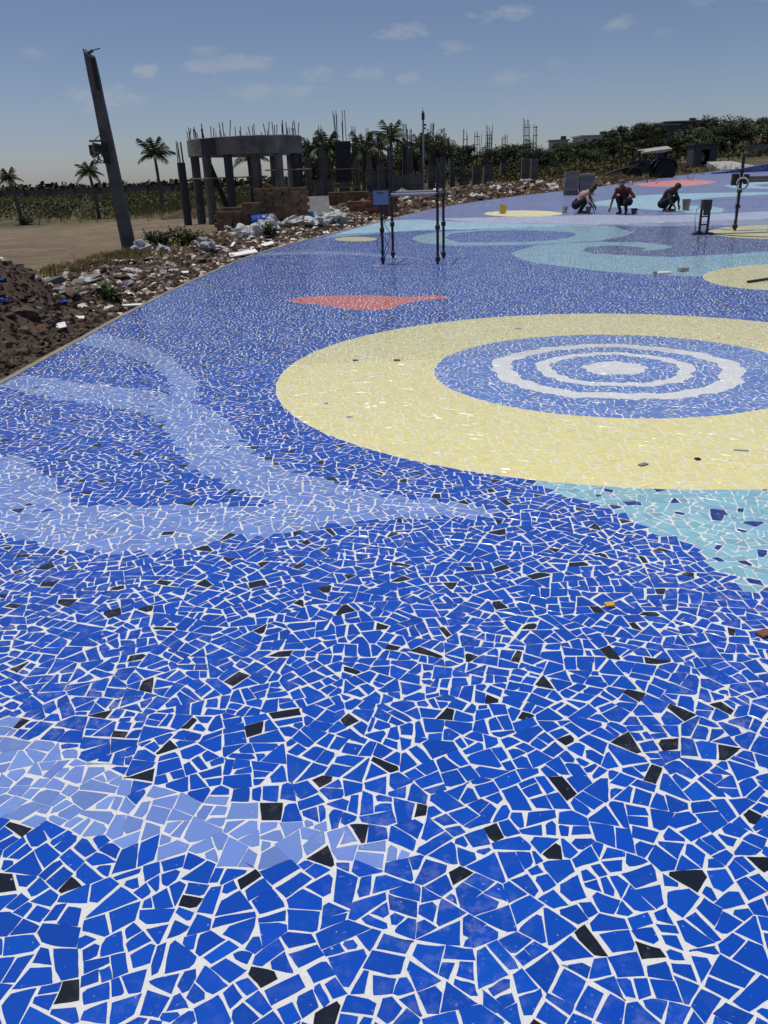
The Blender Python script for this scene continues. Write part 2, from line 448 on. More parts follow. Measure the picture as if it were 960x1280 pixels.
# ---- plan of the mosaic: outline of every colour field in metres on the plaza floor
REGIONS = [
 ('lav',((1.93,28.13),(3.47,27.75),(5.74,27.37),(7.46,27.07),(8.20,26.16),(10.09,25.92),(12.21,26.29),(14.44,25.84),(12.10,21.54),(10.21,21.87),(8.70,22.27),(7.14,22.69),(5.37,24.45),(3.20,25.56))),
 ('indigo',((4.01,18.98),(5.16,19.53),(5.90,20.08),(6.46,21.07),(6.97,22.50),(8.62,22.05),(8.23,20.03),(8.55,18.21),(9.56,16.88),(9.02,15.89),(7.65,16.23),(6.35,15.90),(5.14,16.17),(4.35,16.76),(4.20,17.47))),
 ('cyan',((-1.35,22.57),(-0.65,24.88),(0.33,27.65),(1.39,28.02),(3.20,25.56),(5.21,24.37),(5.80,23.83),(6.51,22.97),(6.45,21.08),(5.90,20.08),(5.12,19.34),(4.28,19.07),(3.50,18.97),(2.40,19.18),(1.70,19.44),(1.19,20.20),(0.95,21.33),(1.14,22.27),(1.68,23.03),(2.48,23.34),(2.92,23.36),(2.94,23.54),(2.07,23.77),(1.63,23.82),(0.73,23.79),(0.09,23.28),(-0.88,22.70))),
 ('blue',((1.77,21.46),(2.03,22.52),(2.87,22.93),(3.74,22.93),(4.75,22.16),(5.09,21.54),(5.06,21.08),(4.75,20.32),(4.27,19.87),(3.63,19.70),(2.50,19.92),(2.04,20.09),(1.81,20.80))),
 ('cyan',((2.83,17.33),(3.17,18.09),(3.66,18.78),(4.26,18.98),(5.05,19.07),(5.27,18.95),(5.93,18.64),(6.14,18.18),(6.26,17.59),(5.89,17.08),(5.41,16.95),(5.67,17.46),(5.51,17.87),(5.09,18.28),(4.85,18.18),(4.54,17.97),(4.31,17.43),(4.38,16.75),(4.84,16.27),(5.12,16.03),(5.62,15.63),(6.30,15.77),(6.97,15.84),(7.59,16.09),(9.32,16.44),(7.72,12.62),(6.00,12.61),(5.14,12.76),(4.62,13.12),(4.19,13.47),(3.74,14.00),(3.34,14.80),(3.02,15.43),(2.84,16.20))),
 ('cyan',((8.15,32.08),(8.81,33.83),(9.43,34.61),(9.93,34.89),(11.13,36.70),(13.15,37.39),(16.69,36.18),(19.63,35.37),(18.79,33.83),(15.96,34.58),(13.17,33.64),(12.01,32.59),(11.03,29.89),(11.54,29.37),(11.51,27.86),(10.77,26.30),(10.17,26.35),(9.80,27.18),(9.06,29.21),(8.49,30.89))),
 ('orange',((14.32,47.41),(15.90,49.46),(17.80,50.86),(18.70,50.60),(19.00,48.80),(18.78,46.97),(17.50,44.91),(15.79,43.73),(14.52,43.82),(14.14,45.25))),
 ('cyan',((17.43,42.74),(18.95,44.66),(20.79,45.24),(24.76,44.81),(20.87,37.64),(17.77,38.57),(16.87,40.24))),
 ('blue',((18.58,42.19),(19.67,42.78),(23.25,42.02),(21.54,38.89),(18.36,39.88))),
 ('yellow',((0.06,21.67),(0.05,21.53),(0.01,21.42),(-0.06,21.33),(-0.14,21.27),(-0.24,21.23),(-0.35,21.23),(-0.47,21.26),(-0.59,21.32),(-0.70,21.40),(-0.80,21.51),(-0.89,21.64),(-0.96,21.78),(-1.01,21.92),(-1.03,22.07),(-1.02,22.20),(-0.98,22.32),(-0.92,22.42),(-0.84,22.49),(-0.73,22.53),(-0.61,22.53),(-0.49,22.50),(-0.37,22.44),(-0.25,22.35),(-0.14,22.23),(-0.06,22.10),(0.01,21.95),(0.05,21.81))),
 ('yellow',((6.29,28.22),(6.19,27.94),(6.04,27.70),(5.85,27.53),(5.62,27.41),(5.37,27.37),(5.10,27.40),(4.83,27.49),(4.57,27.65),(4.33,27.88),(4.12,28.15),(3.95,28.46),(3.84,28.80),(3.78,29.15),(3.79,29.49),(3.87,29.80),(4.01,30.07),(4.20,30.28),(4.45,30.42),(4.73,30.47),(5.03,30.44),(5.32,30.32),(5.60,30.13),(5.85,29.88),(6.06,29.57),(6.21,29.23),(6.30,28.89),(6.32,28.54))),
 ('yellow',((7.40,12.05),(7.19,11.74),(6.94,11.48),(6.68,11.27),(6.40,11.12),(6.12,11.03),(5.85,11.00),(5.60,11.03),(5.38,11.12),(5.19,11.27),(5.05,11.48),(4.95,11.74),(4.92,12.04),(4.95,12.38),(5.05,12.73),(5.22,13.08),(5.45,13.41),(5.74,13.69),(6.07,13.91),(6.41,14.05),(6.75,14.10),(7.07,14.05),(7.33,13.91),(7.53,13.69),(7.65,13.41),(7.69,13.08),(7.66,12.73),(7.56,12.38))),
 ('yellow',((10.99,19.32),(10.75,18.97),(10.47,18.68),(10.16,18.45),(9.83,18.29),(9.49,18.21),(9.16,18.21),(8.85,18.29),(8.57,18.45),(8.33,18.68),(8.15,18.97),(8.03,19.32),(7.99,19.70),(8.02,20.11),(8.13,20.52),(8.33,20.91),(8.60,21.26),(8.93,21.55),(9.31,21.75),(9.70,21.86),(10.10,21.86),(10.47,21.75),(10.78,21.55),(11.03,21.27),(11.19,20.92),(11.26,20.52),(11.25,20.11),(11.16,19.70))),
 ('light',((-3.04,18.92),(-2.36,19.29),(-1.25,19.18),(-0.33,18.52),(0.52,17.57),(1.06,16.78),(0.51,17.11),(-0.32,17.93),(-1.22,18.56),(-2.29,18.66))),
 ('cyan',((0.79,4.22),(0.91,4.03),(1.01,3.94),(1.09,3.85),(1.19,3.70),(1.25,3.58),(1.29,3.44),(1.40,3.31),(1.40,3.17),(1.45,3.01),(1.47,2.88),(1.54,2.83),(1.81,2.52),(2.33,2.43),(3.59,4.06),(1.91,4.24))),
 ('light',((-3.44,9.65),(-3.05,9.37),(-2.58,8.81),(-2.18,8.22),(-1.84,7.50),(-1.57,6.83),(-1.43,6.27),(-1.67,6.36),(-1.78,6.72),(-1.92,7.12),(-2.17,7.62),(-2.47,8.08),(-2.89,8.55),(-3.39,9.00))),
 ('light',((-3.36,7.40),(-2.97,7.25),(-2.59,6.98),(-2.25,6.84),(-1.94,6.66),(-1.69,6.44),(-1.39,6.10),(-1.16,5.78),(-1.03,5.39),(-0.95,5.16),(-0.77,4.78),(-0.57,4.53),(-0.36,4.37),(-0.24,4.23),(0.00,4.05),(0.22,3.96),(0.42,3.89),(0.59,3.81),(0.57,3.70),(0.35,3.72),(0.11,3.74),(-0.05,3.72),(-0.32,3.66),(-0.47,3.59),(-0.75,3.54),(-0.99,3.45),(-1.24,3.43),(-1.59,3.50),(-1.95,3.74),(-2.43,4.04),(-3.01,5.19),(-2.49,5.00),(-2.37,4.95),(-2.18,4.77),(-1.98,4.54),(-1.78,4.22),(-1.65,4.04),(-1.32,4.03),(-0.88,4.01),(-0.54,3.94),(-0.70,4.11),(-0.91,4.32),(-1.10,4.54),(-1.26,4.83),(-1.42,5.22),(-1.63,5.73),(-1.77,5.92),(-2.02,6.06),(-2.27,6.26),(-2.62,6.44),(-3.05,6.76),(-3.50,7.17))),
 ('light',((-1.62,2.42),(-1.29,2.19),(-1.17,2.08),(-1.02,2.00),(-0.91,1.97),(-0.82,1.90),(-0.73,1.84),(-0.59,1.79),(-0.45,1.76),(-0.31,1.70),(-0.21,1.67),(-0.09,1.61),(0.06,1.54),(-0.08,1.53),(-0.24,1.55),(-0.29,1.52),(-0.42,1.55),(-0.58,1.57),(-0.70,1.61),(-0.79,1.64),(-0.95,1.69),(-1.09,1.74),(-1.32,1.82))),
 ('orange',((-1.31,11.80),(-1.07,12.10),(-0.68,12.09),(-0.06,12.02),(0.18,11.80),(0.53,11.71),(0.87,11.79),(1.00,11.59),(0.96,11.41),(0.69,11.36),(0.51,11.25),(0.28,10.94),(0.15,10.62),(-0.06,10.60),(-0.42,10.78),(-0.60,11.07),(-0.80,11.30),(-1.05,11.43)))]
# trees: position and height of the top
TREES=[(-4.0,62,3.7),(-3.3,66,4.6),(-1.3,70,3.8),(0.3,68,4.0),(2.4,74,4.4),(3.3,66,4.5),(5.0,72,5.2),(5.7,68,4.6),(7.7,78,4.5),(9.9,85,3.9),(11.4,80,4.0),(12.2,76,4.3),(14.3,82,4.6),(18.6,90,3.9),(10.6,66,3.0),(5.9,58,2.9),(4.3,56,2.6),(21.0,95,4.4),(26.0,110,5.4),(22.5,88,3.9),(24.0,84,5.8),(27.0,86,6.1),(26.7,100,5.5),(31.1,104,5.2),(30.6,92,5.0),(30.8,88,4.9),(34.9,96,5.7),(38.2,100,6.3),(44.9,112,7.6),(43.1,104,6.7),(50.3,116,7.9),(48.3,108,7.0),(51.9,112,7.8),(53.7,112,7.5),(35.3,90,4.7),(31.9,86,4.1),(52.6,124,6.2),(60.3,120,7.8),(13.3,72,3.6),(12.0,90,3.4)]

# ------------------------------------------------------------------ plaza floor: broken-tile mosaic
EDGE = [(-3.38, -8), (-3.38, 2), (-3.38, 6.2), (-3.37, 8.2), (-3.36, 11.3), (-3.24, 14.2), (-2.88, 18.0), (-2.38, 20.3), (-1.5, 22.9), (-.66, 25.2),
        (.38, 28.1), (1.95, 32.1), (3.84, 35.6), (6.4, 39.4), (9.2, 42.6), (11.6, 45.3), (15.1, 49.9), (18.7, 55.2), (22.6, 60.3), (26.4, 64.9)]
def chaikin(p, n=2):
    for _ in range(n):
        q = [p[0]]
        for a, b in zip(p, p[1:]):
            q.append((a[0] * .75 + b[0] * .25, a[1] * .75 + b[1] * .25)); q.append((a[0] * .25 + b[0] * .75, a[1] * .25 + b[1] * .75))
        q.append(p[-1]); p = q
    return p
EDGE = chaikin(EDGE, 2)
PLAZA = EDGE + [(34, 66.5), (52, 62), (52, -8)]

def sdf_poly(P, Q):
    'signed distance to polygon Q, positive inside'
    P = np.asarray(P, float); Q = np.asarray(Q, float)
    d2 = np.full(len(P), 1e18); ins = np.zeros(len(P), bool)
    for i in range(len(Q)):
        a = Q[i]; b = Q[(i + 1) % len(Q)]
        e = b - a; w = P - a
        t = np.clip((w @ e) / max(e @ e, 1e-12), 0, 1)
        r = w - t[:, None] * e
        d2 = np.minimum(d2, (r * r).sum(1))
        cond = (a[1] > P[:, 1]) != (b[1] > P[:, 1])
        with np.errstate(divide='ignore', invalid='ignore'):
            xi = a[0] + (P[:, 1] - a[1]) * e[0] / (e[1] if e[1] != 0 else 1e-12)
        ins ^= cond & (P[:, 0] < xi)
    return np.where(ins, 1, -1) * np.sqrt(d2)

def in_near(x, y):
    return 0.35 < y < 23.5 and abs(x) < 0.53 * y + 1.7

def poly_area(p):
    s = 0
    for i in range(len(p)):
        x0, y0 = p[i - 1]; x1, y1 = p[i]
        s += x0 * y1 - x1 * y0
    return s / 2
def cut_line(p, px, py, nx, ny):
    A = []; B = []
    d = [(x - px) * nx + (y - py) * ny for x, y in p]
    n = len(p)
    for i in range(n):
        j = (i + 1) % n
        if d[i] >= 0: A.append(p[i])
        else: B.append(p[i])
        if (d[i] >= 0) != (d[j] >= 0):
            t = d[i] / (d[i] - d[j])
            q = (p[i][0] + (p[j][0] - p[i][0]) * t, p[i][1] + (p[j][1] - p[i][1]) * t)
            A.append(q); B.append(q)
    return A, B
def shatter(p, out, A0):
    st = [p]
    while st:
        p = st.pop()
        a = poly_area(p)
        if a < A0 * rnd.choice((.6, .8, .95, 1.1, 1.3, 1.6)) or len(p) < 3:
            if a > 2.2e-4: out.append(p)
            continue
        n = len(p)
        cx = sum(v[0] for v in p) / n; cy = sum(v[1] for v in p) / n
        sxx = sum((v[0] - cx) ** 2 for v in p); syy = sum((v[1] - cy) ** 2 for v in p); sxy = sum((v[0] - cx) * (v[1] - cy) for v in p)
        ang = .5 * math.atan2(2 * sxy, sxx - syy)          # long axis: the break runs across it
        best = 9
        for i in range(n):                                  # and tends to follow one of the sides
            e = math.atan2(p[i][1] - p[i - 1][1], p[i][0] - p[i - 1][0]) + math.pi / 2
            dlt = (e - ang + math.pi / 2) % math.pi - math.pi / 2
            if abs(dlt) < abs(best) and (p[i][1] - p[i - 1][1]) ** 2 + (p[i][0] - p[i - 1][0]) ** 2 > 9e-4: best = dlt
        if abs(best) < .6: ang += best * rnd.uniform(.5, 1)
        ang += rnd.gauss(0, .13)
        ext = math.sqrt(max(sxx, syy) / n)
        o_ = rnd.uniform(-.32, .32) * ext
        mx = cx + math.cos(ang) * o_; my = cy + math.sin(ang) * o_
        A, B = cut_line(p, mx, my, math.cos(ang), math.sin(ang))
        if len(A) > 2 and len(B) > 2: st.append(A); st.append(B)
        elif a > 2.2e-4: out.append(p)

def seeds():
    pts = []
    s = .175
    for iy in range(0, int(24.5 / s)):
        y = iy * s
        for ix in range(-int((.53 * y + 2.4) / s) - 1, int((.53 * y + 2.4) / s) + 2):
            x = ix * s + (s / 2 if iy % 2 else 0)
            if in_near(x, y) and x > -4: pts.append((x + rnd.uniform(-.33, .33) * s, y + rnd.uniform(-.33, .33) * s))
    s = .55
    for iy in range(-16, 126):
        y = iy * s
        for ix in range(-10, 96):
            x = ix * s + (s / 2 if iy % 2 else 0)
            if in_near(x - .1, y) or in_near(x + .1, y): continue
            if x > .75 * y + 8 or y < -1.5:
                if ix % 3 or iy % 3: continue
            pts.append((x + rnd.uniform(-.35, .35) * s, y + rnd.uniform(-.35, .35) * s))
    P = np.array(pts)
    d = sdf_poly(P, PLAZA)
    P = P[d > -1.3]
    return P
def voronoi_cells(P):
    vs_, _, tris, *_r = delaunay_2d_cdt([Vector(p) for p in P.tolist()], [], [], 0, 1e-6)
    V = np.array([tuple(v) for v in vs_]); T = np.array(tris)
    A, B, C = V[T[:, 0]], V[T[:, 1]], V[T[:, 2]]
    D = 2 * (A[:, 0] * (B[:, 1] - C[:, 1]) + B[:, 0] * (C[:, 1] - A[:, 1]) + C[:, 0] * (A[:, 1] - B[:, 1]))
    D = np.where(abs(D) < 1e-9, 1e-9, D)
    a2, b2, c2 = (A ** 2).sum(1), (B ** 2).sum(1), (C ** 2).sum(1)
    ux = (a2 * (B[:, 1] - C[:, 1]) + b2 * (C[:, 1] - A[:, 1]) + c2 * (A[:, 1] - B[:, 1])) / D
    uy = (a2 * (C[:, 0] - B[:, 0]) + b2 * (A[:, 0] - C[:, 0]) + c2 * (B[:, 0] - A[:, 0])) / D
    inc = [[] for _ in V]
    for t, (a, b, c) in enumerate(tris):
        inc[a].append(t); inc[b].append(t); inc[c].append(t)
    cells = []
    for i, v in enumerate(V):
        if len(inc[i]) < 3: continue
        q = [(ux[t], uy[t]) for t in inc[i]]
        if max((x - v[0]) ** 2 + (y - v[1]) ** 2 for x, y in q) > 6: continue
        q.sort(key=lambda s: math.atan2(s[1] - v[1], s[0] - v[0]))
        r = [q[0]]
        for s in q[1:]:
            if (s[0] - r[-1][0]) ** 2 + (s[1] - r[-1][1]) ** 2 > 1e-6: r.append(s)
        if len(r) >= 3: cells.append((tuple(v), r))
    return cells

def cut_by(polys, f, idx):
    'cut every polygon of idx along the zero line of f; returns the list of (poly, source index, inside)'
    flat = np.array([v for i in idx for v in polys[i]]); d = f(flat)
    res = []; k = 0
    for i in idx:
        p = polys[i]; n = len(p); dd = d[k:k + n]; k += n
        if (dd >= 0).all(): res.append((p, i, True)); continue
        if (dd < 0).all(): res.append((p, i, False)); continue
        A = []; B = []
        for a in range(n):
            b = (a + 1) % n
            (A if dd[a] >= 0 else B).append(p[a])
            if (dd[a] >= 0) != (dd[b] >= 0):
                t = dd[a] / (dd[a] - dd[b])
                q = (p[a][0] + (p[b][0] - p[a][0]) * t, p[a][1] + (p[b][1] - p[a][1]) * t)
                A.append(q); B.append(q)
        if len(A) > 2: res.append((A, i, True))
        if len(B) > 2: res.append((B, i, False))
    return res

C_YEL = (2.045, 6.88)
def circle(cx, cy, r, wob=0.0):
    def f(P):
        dx = P[:, 0] - cx; dy = P[:, 1] - cy
        a = np.arctan2(dy, dx)
        return r + wob * (np.sin(5 * a + 1) * .5 + np.sin(9 * a + 2.2) * .35 + np.sin(17 * a) * .45 + np.sin(29 * a + 1.0) * .35) - np.hypot(dx, dy)
    return f
def poly_f(Q):
    return lambda P: sdf_poly(P, Q)
ZONES = []          # colour, signed function, bounding circle/box, whether shards were trimmed to the line
for nme, Q in REGIONS:
    q = np.array(Q); Qs = [tuple(v) for v in Q]
    near = q[:, 1].min() < 12 and nme in ('light', 'cyan')
    ZONES.append((nme, poly_f(Qs), (q[:, 0].min(), q[:, 1].min(), q[:, 0].max(), q[:, 1].max()), not near))
def cbox(r): return (C_YEL[0] - r, C_YEL[1] - r, C_YEL[0] + r, C_YEL[1] + r)
ZONES += [('yellow', circle(*C_YEL, 2.925), cbox(3), True), ('ring', circle(*C_YEL, 1.565), cbox(1.6), True),
          ('white', circle(*C_YEL, 1.06, .035), cbox(1.2), True), ('ring', circle(*C_YEL, .885, .035), cbox(1.0), True),
          ('white', circle(*C_YEL, .665, .03), cbox(.8), True), ('ring', circle(*C_YEL, .545, .03), cbox(.7), True),
          ('white', circle(*C_YEL, .26, .03), cbox(.4), True)]
GLAZE = {'blue': (.002, .066, .44), 'light': (.165, .265, .62), 'cyan': (.25, .50, .60), 'yellow': (.86, .77, .31), 'white': (.80, .80, .78),
         'ring': (.13, .235, .58), 'orange': (.78, .13, .075), 'indigo': (.022, .038, .22), 'lav': (.36, .40, .58),
         'black': (.007, .010, .019), 'navy': (.012, .03, .22), 'grey': (.2, .2, .2)}

FAR_BLUE = (.020, .055, .27)      # the back of the plaza is laid with many more indigo and black shards
def zone_pass(polys, colr, cut_all):
    for nme, f, bb, cut in ZONES:
        cnt = np.array([len(p) for p in polys]); flat = np.array([v for p in polys for v in p])
        cen = np.add.reduceat(flat, np.concatenate([[0], np.cumsum(cnt)[:-1]]), axis=0) / cnt[:, None]
        mrg = .6
        idx = np.nonzero((cen[:, 0] > bb[0] - mrg) & (cen[:, 0] < bb[2] + mrg) & (cen[:, 1] > bb[1] - mrg) & (cen[:, 1] < bb[3] + mrg))[0]
        if not len(idx): continue
        if not (cut or cut_all):
            d = f(cen[idx])
            for i, v in zip(idx, d):
                if v >= 0: colr[i] = nme
            continue
        res = cut_by(polys, f, idx)
        gone = set(idx.tolist())
        np_ = [p for i, p in enumerate(polys) if i not in gone]; nc = [c for i, c in enumerate(colr) if i not in gone]
        for p, i, inside in res:
            np_.append(p); nc.append(nme if inside else colr[i])
        polys, colr = np_, nc
    return polys, colr

def inset(p):
    n = len(p); q = []
    ds = [rnd.choice((.0010, .0013, .0016, .0021, .0031, .0055)) for _ in range(n)]
    en = []
    for i in range(n):
        x0, y0 = p[i]; x1, y1 = p[(i + 1) % n]
        l = math.hypot(x1 - x0, y1 - y0)
        if l < 1e-6: l = 1e-6
        en.append((-(y1 - y0) / l, (x1 - x0) / l))
    for i in range(n):
        n0 = en[i - 1]; n1 = en[i]; d0 = ds[i - 1]; d1 = ds[i]
        det = n0[0] * n1[1] - n0[1] * n1[0]
        x, y = p[i]
        if abs(det) < .15:
            q.append((x + (n0[0] + n1[0]) * .5 * (d0 + d1) * .5, y + (n0[1] + n1[1]) * .5 * (d0 + d1) * .5)); continue
        dx = (d0 * n1[1] - d1 * n0[1]) / det; dy = (n0[0] * d1 - n1[0] * d0) / det
        l = math.hypot(dx, dy)
        if l > .02: dx *= .02 / l; dy *= .02 / l
        q.append((x + dx, y + dy))
    a = poly_area(q)
    if a < 1.5e-4: return None
    cx = sum(v[0] for v in q) / n; cy = sum(v[1] for v in q) / n
    r = []
    for x, y in q:
        k = rnd.choice((0, 0, 0, 0, .0015, .004, .008))
        l = math.hypot(cx - x, cy - y)
        if l > .02: x += (cx - x) / l * k; y += (cy - y) / l * k
        r.append((x, y))
    # snapped tips: no shard keeps a needle corner
    i = 0
    while i < len(r) and len(r) < 9:
        a_, b_, c2_ = r[i - 1], r[i], r[(i + 1) % len(r)]
        ux, uy = a_[0] - b_[0], a_[1] - b_[1]; wx, wy = c2_[0] - b_[0], c2_[1] - b_[1]
        lu, lw = math.hypot(ux, uy), math.hypot(wx, wy)
        cs = (ux * wx + uy * wy) / (lu * lw + 1e-12)
        if cs > .5 and rnd.random() < .8:
            t = rnd.uniform(.008, .02) * (1 + cs)
            t, u = min(.35, t / lu), min(.35, t * rnd.uniform(.6, 1.2) / lw)
            r[i:i + 1] = [(b_[0] + ux * t, b_[1] + uy * t), (b_[0] + wx * u, b_[1] + wy * u)]; i += 1
        i += 1
    # knock a corner off now and then
    if len(r) >= 4 and rnd.random() < .3:
        i = rnd.randrange(len(r)); a_, b_, c2_ = r[i - 1], r[i], r[(i + 1) % len(r)]
        t = rnd.uniform(.12, .35); u = rnd.uniform(.12, .35)
        r[i:i + 1] = [(b_[0] + (a_[0] - b_[0]) * t, b_[1] + (a_[1] - b_[1]) * t), (b_[0] + (c2_[0] - b_[0]) * u, b_[1] + (c2_[1] - b_[1]) * u)]
    # each piece was bedded by hand: a little turned against its neighbours
    mr = max(math.hypot(x - cx, y - cy) for x, y in r); an = max(-.0026 / mr, min(.0026 / mr, rnd.gauss(0, .03))); ca, sa = math.cos(an), math.sin(an)
    r = [(cx + (x - cx) * ca - (y - cy) * sa, cy + (x - cx) * sa + (y - cy) * ca) for x, y in r]
    if cy < 3.6:          # nibbled, slightly bowed edges on the pieces one can look at closely
        w = []
        for i in range(len(r)):
            a_, b_ = r[i], r[(i + 1) % len(r)]; dx, dy = b_[0] - a_[0], b_[1] - a_[1]; l = math.hypot(dx, dy)
            w.append(a_)
            if l > .022:
                bow = rnd.gauss(0, .012)
                ks = (.5,) if l < .04 else (.3, .68) if l < .07 else (.22, .47, .76)
                for t in ks:
                    o_ = bow * 4 * t * (1 - t) * l + rnd.gauss(0, .0005)
                    w.append((a_[0] + dx * t - dy / l * o_, a_[1] + dy * t + dx / l * o_))
        r = w
    # drop doubled corners
    o = [r[0]]
    for v in r[1:]:
        if abs(v[0] - o[-1][0]) + abs(v[1] - o[-1][1]) > .0015: o.append(v)
    if len(o) > 3 and abs(o[0][0] - o[-1][0]) + abs(o[0][1] - o[-1][1]) < .0015: o.pop()
    return o if len(o) >= 3 and poly_area(o) > 1.4e-4 else None

def build_plaza():
    cells = voronoi_cells(seeds())
    polys = [c[1] for c in cells]; near = [in_near(*c[0]) for c in cells]
    # trim to the plaza outline
    pf = poly_f(PLAZA)
    cen = np.array([c[0] for c in cells]); d = pf(cen)
    res = [(polys[i], i, True) for i in np.nonzero(d > 2.0)[0]]
    res += [r for r in cut_by(polys, pf, np.nonzero(d <= 2.0)[0]) if r[2]]
    polys, near = [r[0] for r in res], [near[r[1]] for r in res]
    # grout bed with a concrete kerb round it
    mb = MB()
    for p in polys:
        z = ZP([v[0] for v in p], [v[1] for v in p])
        mb.add([(v[0], v[1], float(zz)) for v, zz in zip(p, z)], [tuple(range(len(p)))])
    floor = mb.build('plaza_floor', 'grout'); tag(floor, kind='structure')
    kb = MB()
    n = len(EDGE)
    prof = [(0, -.35), (0, .006), (-.07, .010), (-.10, -.01), (-.12, -.35)]
    rows = []
    for i, (x, y) in enumerate(EDGE):
        a = EDGE[max(i - 1, 0)]; b = EDGE[min(i + 1, n - 1)]
        t = Vector((b[0] - a[0], b[1] - a[1])).normalized(); nr = Vector((t.y, -t.x))
        rows.append([(x + nr.x * (o - .004 if o == 0 else o), y + nr.y * o, zp(x, y) + h + (rnd.uniform(-.006, .003) if o < 0 else 0)) for o, h in prof])
    vv = [v for r in rows for v in r]; m = len(prof)
    kb.add(vv, [(i * m + k, i * m + k + 1, (i + 1) * m + k + 1, (i + 1) * m + k) for i in range(n - 1) for k in range(m - 1)])
    kb.build('kerb', 'kerb_concrete', floor)
    # distant field: same tiles, grout lines in the material
    fp = [p for p, k in zip(polys, near) if not k]
    fp, fc = zone_pass(fp, ['blue'] * len(fp), True)
    mb = MB()
    for p, c in zip(fp, fc):
        z = ZP([v[0] for v in p], [v[1] for v in p])
        k = rnd.uniform(.93, 1.07)
        mb.add([(v[0], v[1], float(zz) + .0014) for v, zz in zip(p, z)], [tuple(range(len(p)))], 0, tuple(q * k for q in (FAR_BLUE if c == 'blue' else GLAZE[c])))
    far = mb.build('tile_field', 'glazed_tile_distant', floor); tag(far, kind='stuff')
    # shards
    sh = []
    for p, k in zip(polys, near):
        if k:
            if poly_area(p) < 0: p = p[::-1]
            shatter(p, sh, .0042)
    sh, sc = zone_pass(sh, ['blue'] * len(sh), False)
    tiles = []; blk = []
    for p, c in zip(sh, sc):
        if poly_area(p) < 0: p = p[::-1]
        q = inset(p)
        if q is None: continue
        cx = sum(v[0] for v in q) / len(q); cy = sum(v[1] for v in q) / len(q)
        r = rnd.random()
        if c == 'blue' and .0011 < poly_area(q) < .0042 and r < .075 * (1.3 if cx > .1 and cy < 4.4 else 1) and (cy > 9 or all((cx - a) ** 2 + (cy - b) ** 2 > .0144 for a, b in blk[-900:])):
            c = 'black'; blk.append((cx, cy))
        elif c == 'cyan' and r < .075 and cy < 6: c = 'navy'
        elif c == 'light' and r < .012 and cy < 10: c = 'black' if r < .004 else 'blue'
        elif c == 'yellow' and r < .0012: c = 'grey'
        elif c == 'indigo' and r < .03: c = 'black'
        g = GLAZE[c]; k = 1 + rnd.gauss(0, .07); hue = rnd.gauss(0, .02)
        if c in ('white', 'yellow', 'orange'): k = 1 + rnd.gauss(0, .022); hue *= .4
        g = (max(0, g[0] * k * (1 + hue)), max(0, g[1] * k * (1 + 2 * hue)), g[2] * k)
        tiles.append((cy + abs(cx) * .25, q, g, cx, cy))
    tiles.sort(key=lambda t: t[0])
    def visible(t):
        x, y = t[3], t[4]
        return y > 1.12 and abs(x - .0) < .44 * y + .36
    big = [i for i, t in enumerate(tiles) if visible(t) and poly_area(t[1]) > .0022][:300]
    bigs = set(big)
    def shard(mb, t, origin=None, sides=True):
        _, q, g, cx, cy = t
        sx, sy = max(-.008, min(.008, rnd.gauss(0, .004))), max(-.008, min(.008, rnd.gauss(0, .004)))
        z = ZP([v[0] for v in q], [v[1] for v in q]); n = len(q)
        h = .0012 + rnd.uniform(0, .0005)
        top = [(x, y, float(zz) + h + (x - cx) * sx + (y - cy) * sy) for (x, y), zz in zip(q, z)]
        if sides:
            # slightly rounded arris: a ring just outside and lower, then the foot in the grout
            rim = []
            for x, y, zz in top:
                dx, dy = x - cx, y - cy; l = math.hypot(dx, dy) + 1e-6
                rim.append((x + dx / l * .0010, y + dy / l * .0010, zz - .0006))
            ft = [(x, y, zz - .006) for x, y, zz in rim]
            vv = top + rim + ft
            fs = [tuple(range(n))]
            for i in range(n):
                j = (i + 1) % n
                fs.append((n + i, n + j, j, i)); fs.append((2 * n + i, 2 * n + j, n + j, n + i))
        else:
            vv = top; fs = [tuple(range(n))]
        if origin: vv = [(x - origin[0], y - origin[1], z_ - origin[2]) for x, y, z_ in vv]
        mb.add(vv, fs, 0, g)
    for i in big:
        t = tiles[i]; mb = MB(); o = (t[3], t[4], zp(t[3], t[4]))
        shard(mb, t, o); mb.build('tile', 'glazed_tile', floor, loc=o)
    mb = MB()
    for i, t in enumerate(tiles):
        if i not in bigs: shard(mb, t, None, t[4] < 7.5)
    st = mb.build('tile_shards', 'glazed_tile', floor); tag(st, kind='stuff')
    print('tiles', len(tiles), 'far', len(fp))
    return floor
FLOOR = build_plaza()

# ------------------------------------------------------------------ ground sheet to the horizon
def build_ground():
    rad = [0.0] + [2.0 * 1.055 ** i for i in range(125)]
    na = 220
    vs_ = []; xs = []; ys = []
    for r in rad[1:]:
        for k in range(na):
            a = 2 * math.pi * k / na
            xs.append(r * math.cos(a)); ys.append(r * math.sin(a))
    xs = np.array(xs); ys = np.array(ys); z = G(xs, ys)
    d = sdf_poly(np.stack([xs, ys], 1), PLAZA)
    z = z - .5 * sstep((d + .1) / .6)
    vs_ = list(zip(xs.tolist(), ys.tolist(), z.tolist()))
    fs = [(i * na + k, i * na + (k + 1) % na, (i + 1) * na + (k + 1) % na, (i + 1) * na + k) for i in range(len(rad) - 2) for k in range(na)]
    fs.append(tuple(range(na)))
    mb = MB(); mb.add(vs_, fs)
    o = mb.build('ground', 'open_ground', smooth=True); tag(o, kind='structure')
build_ground()

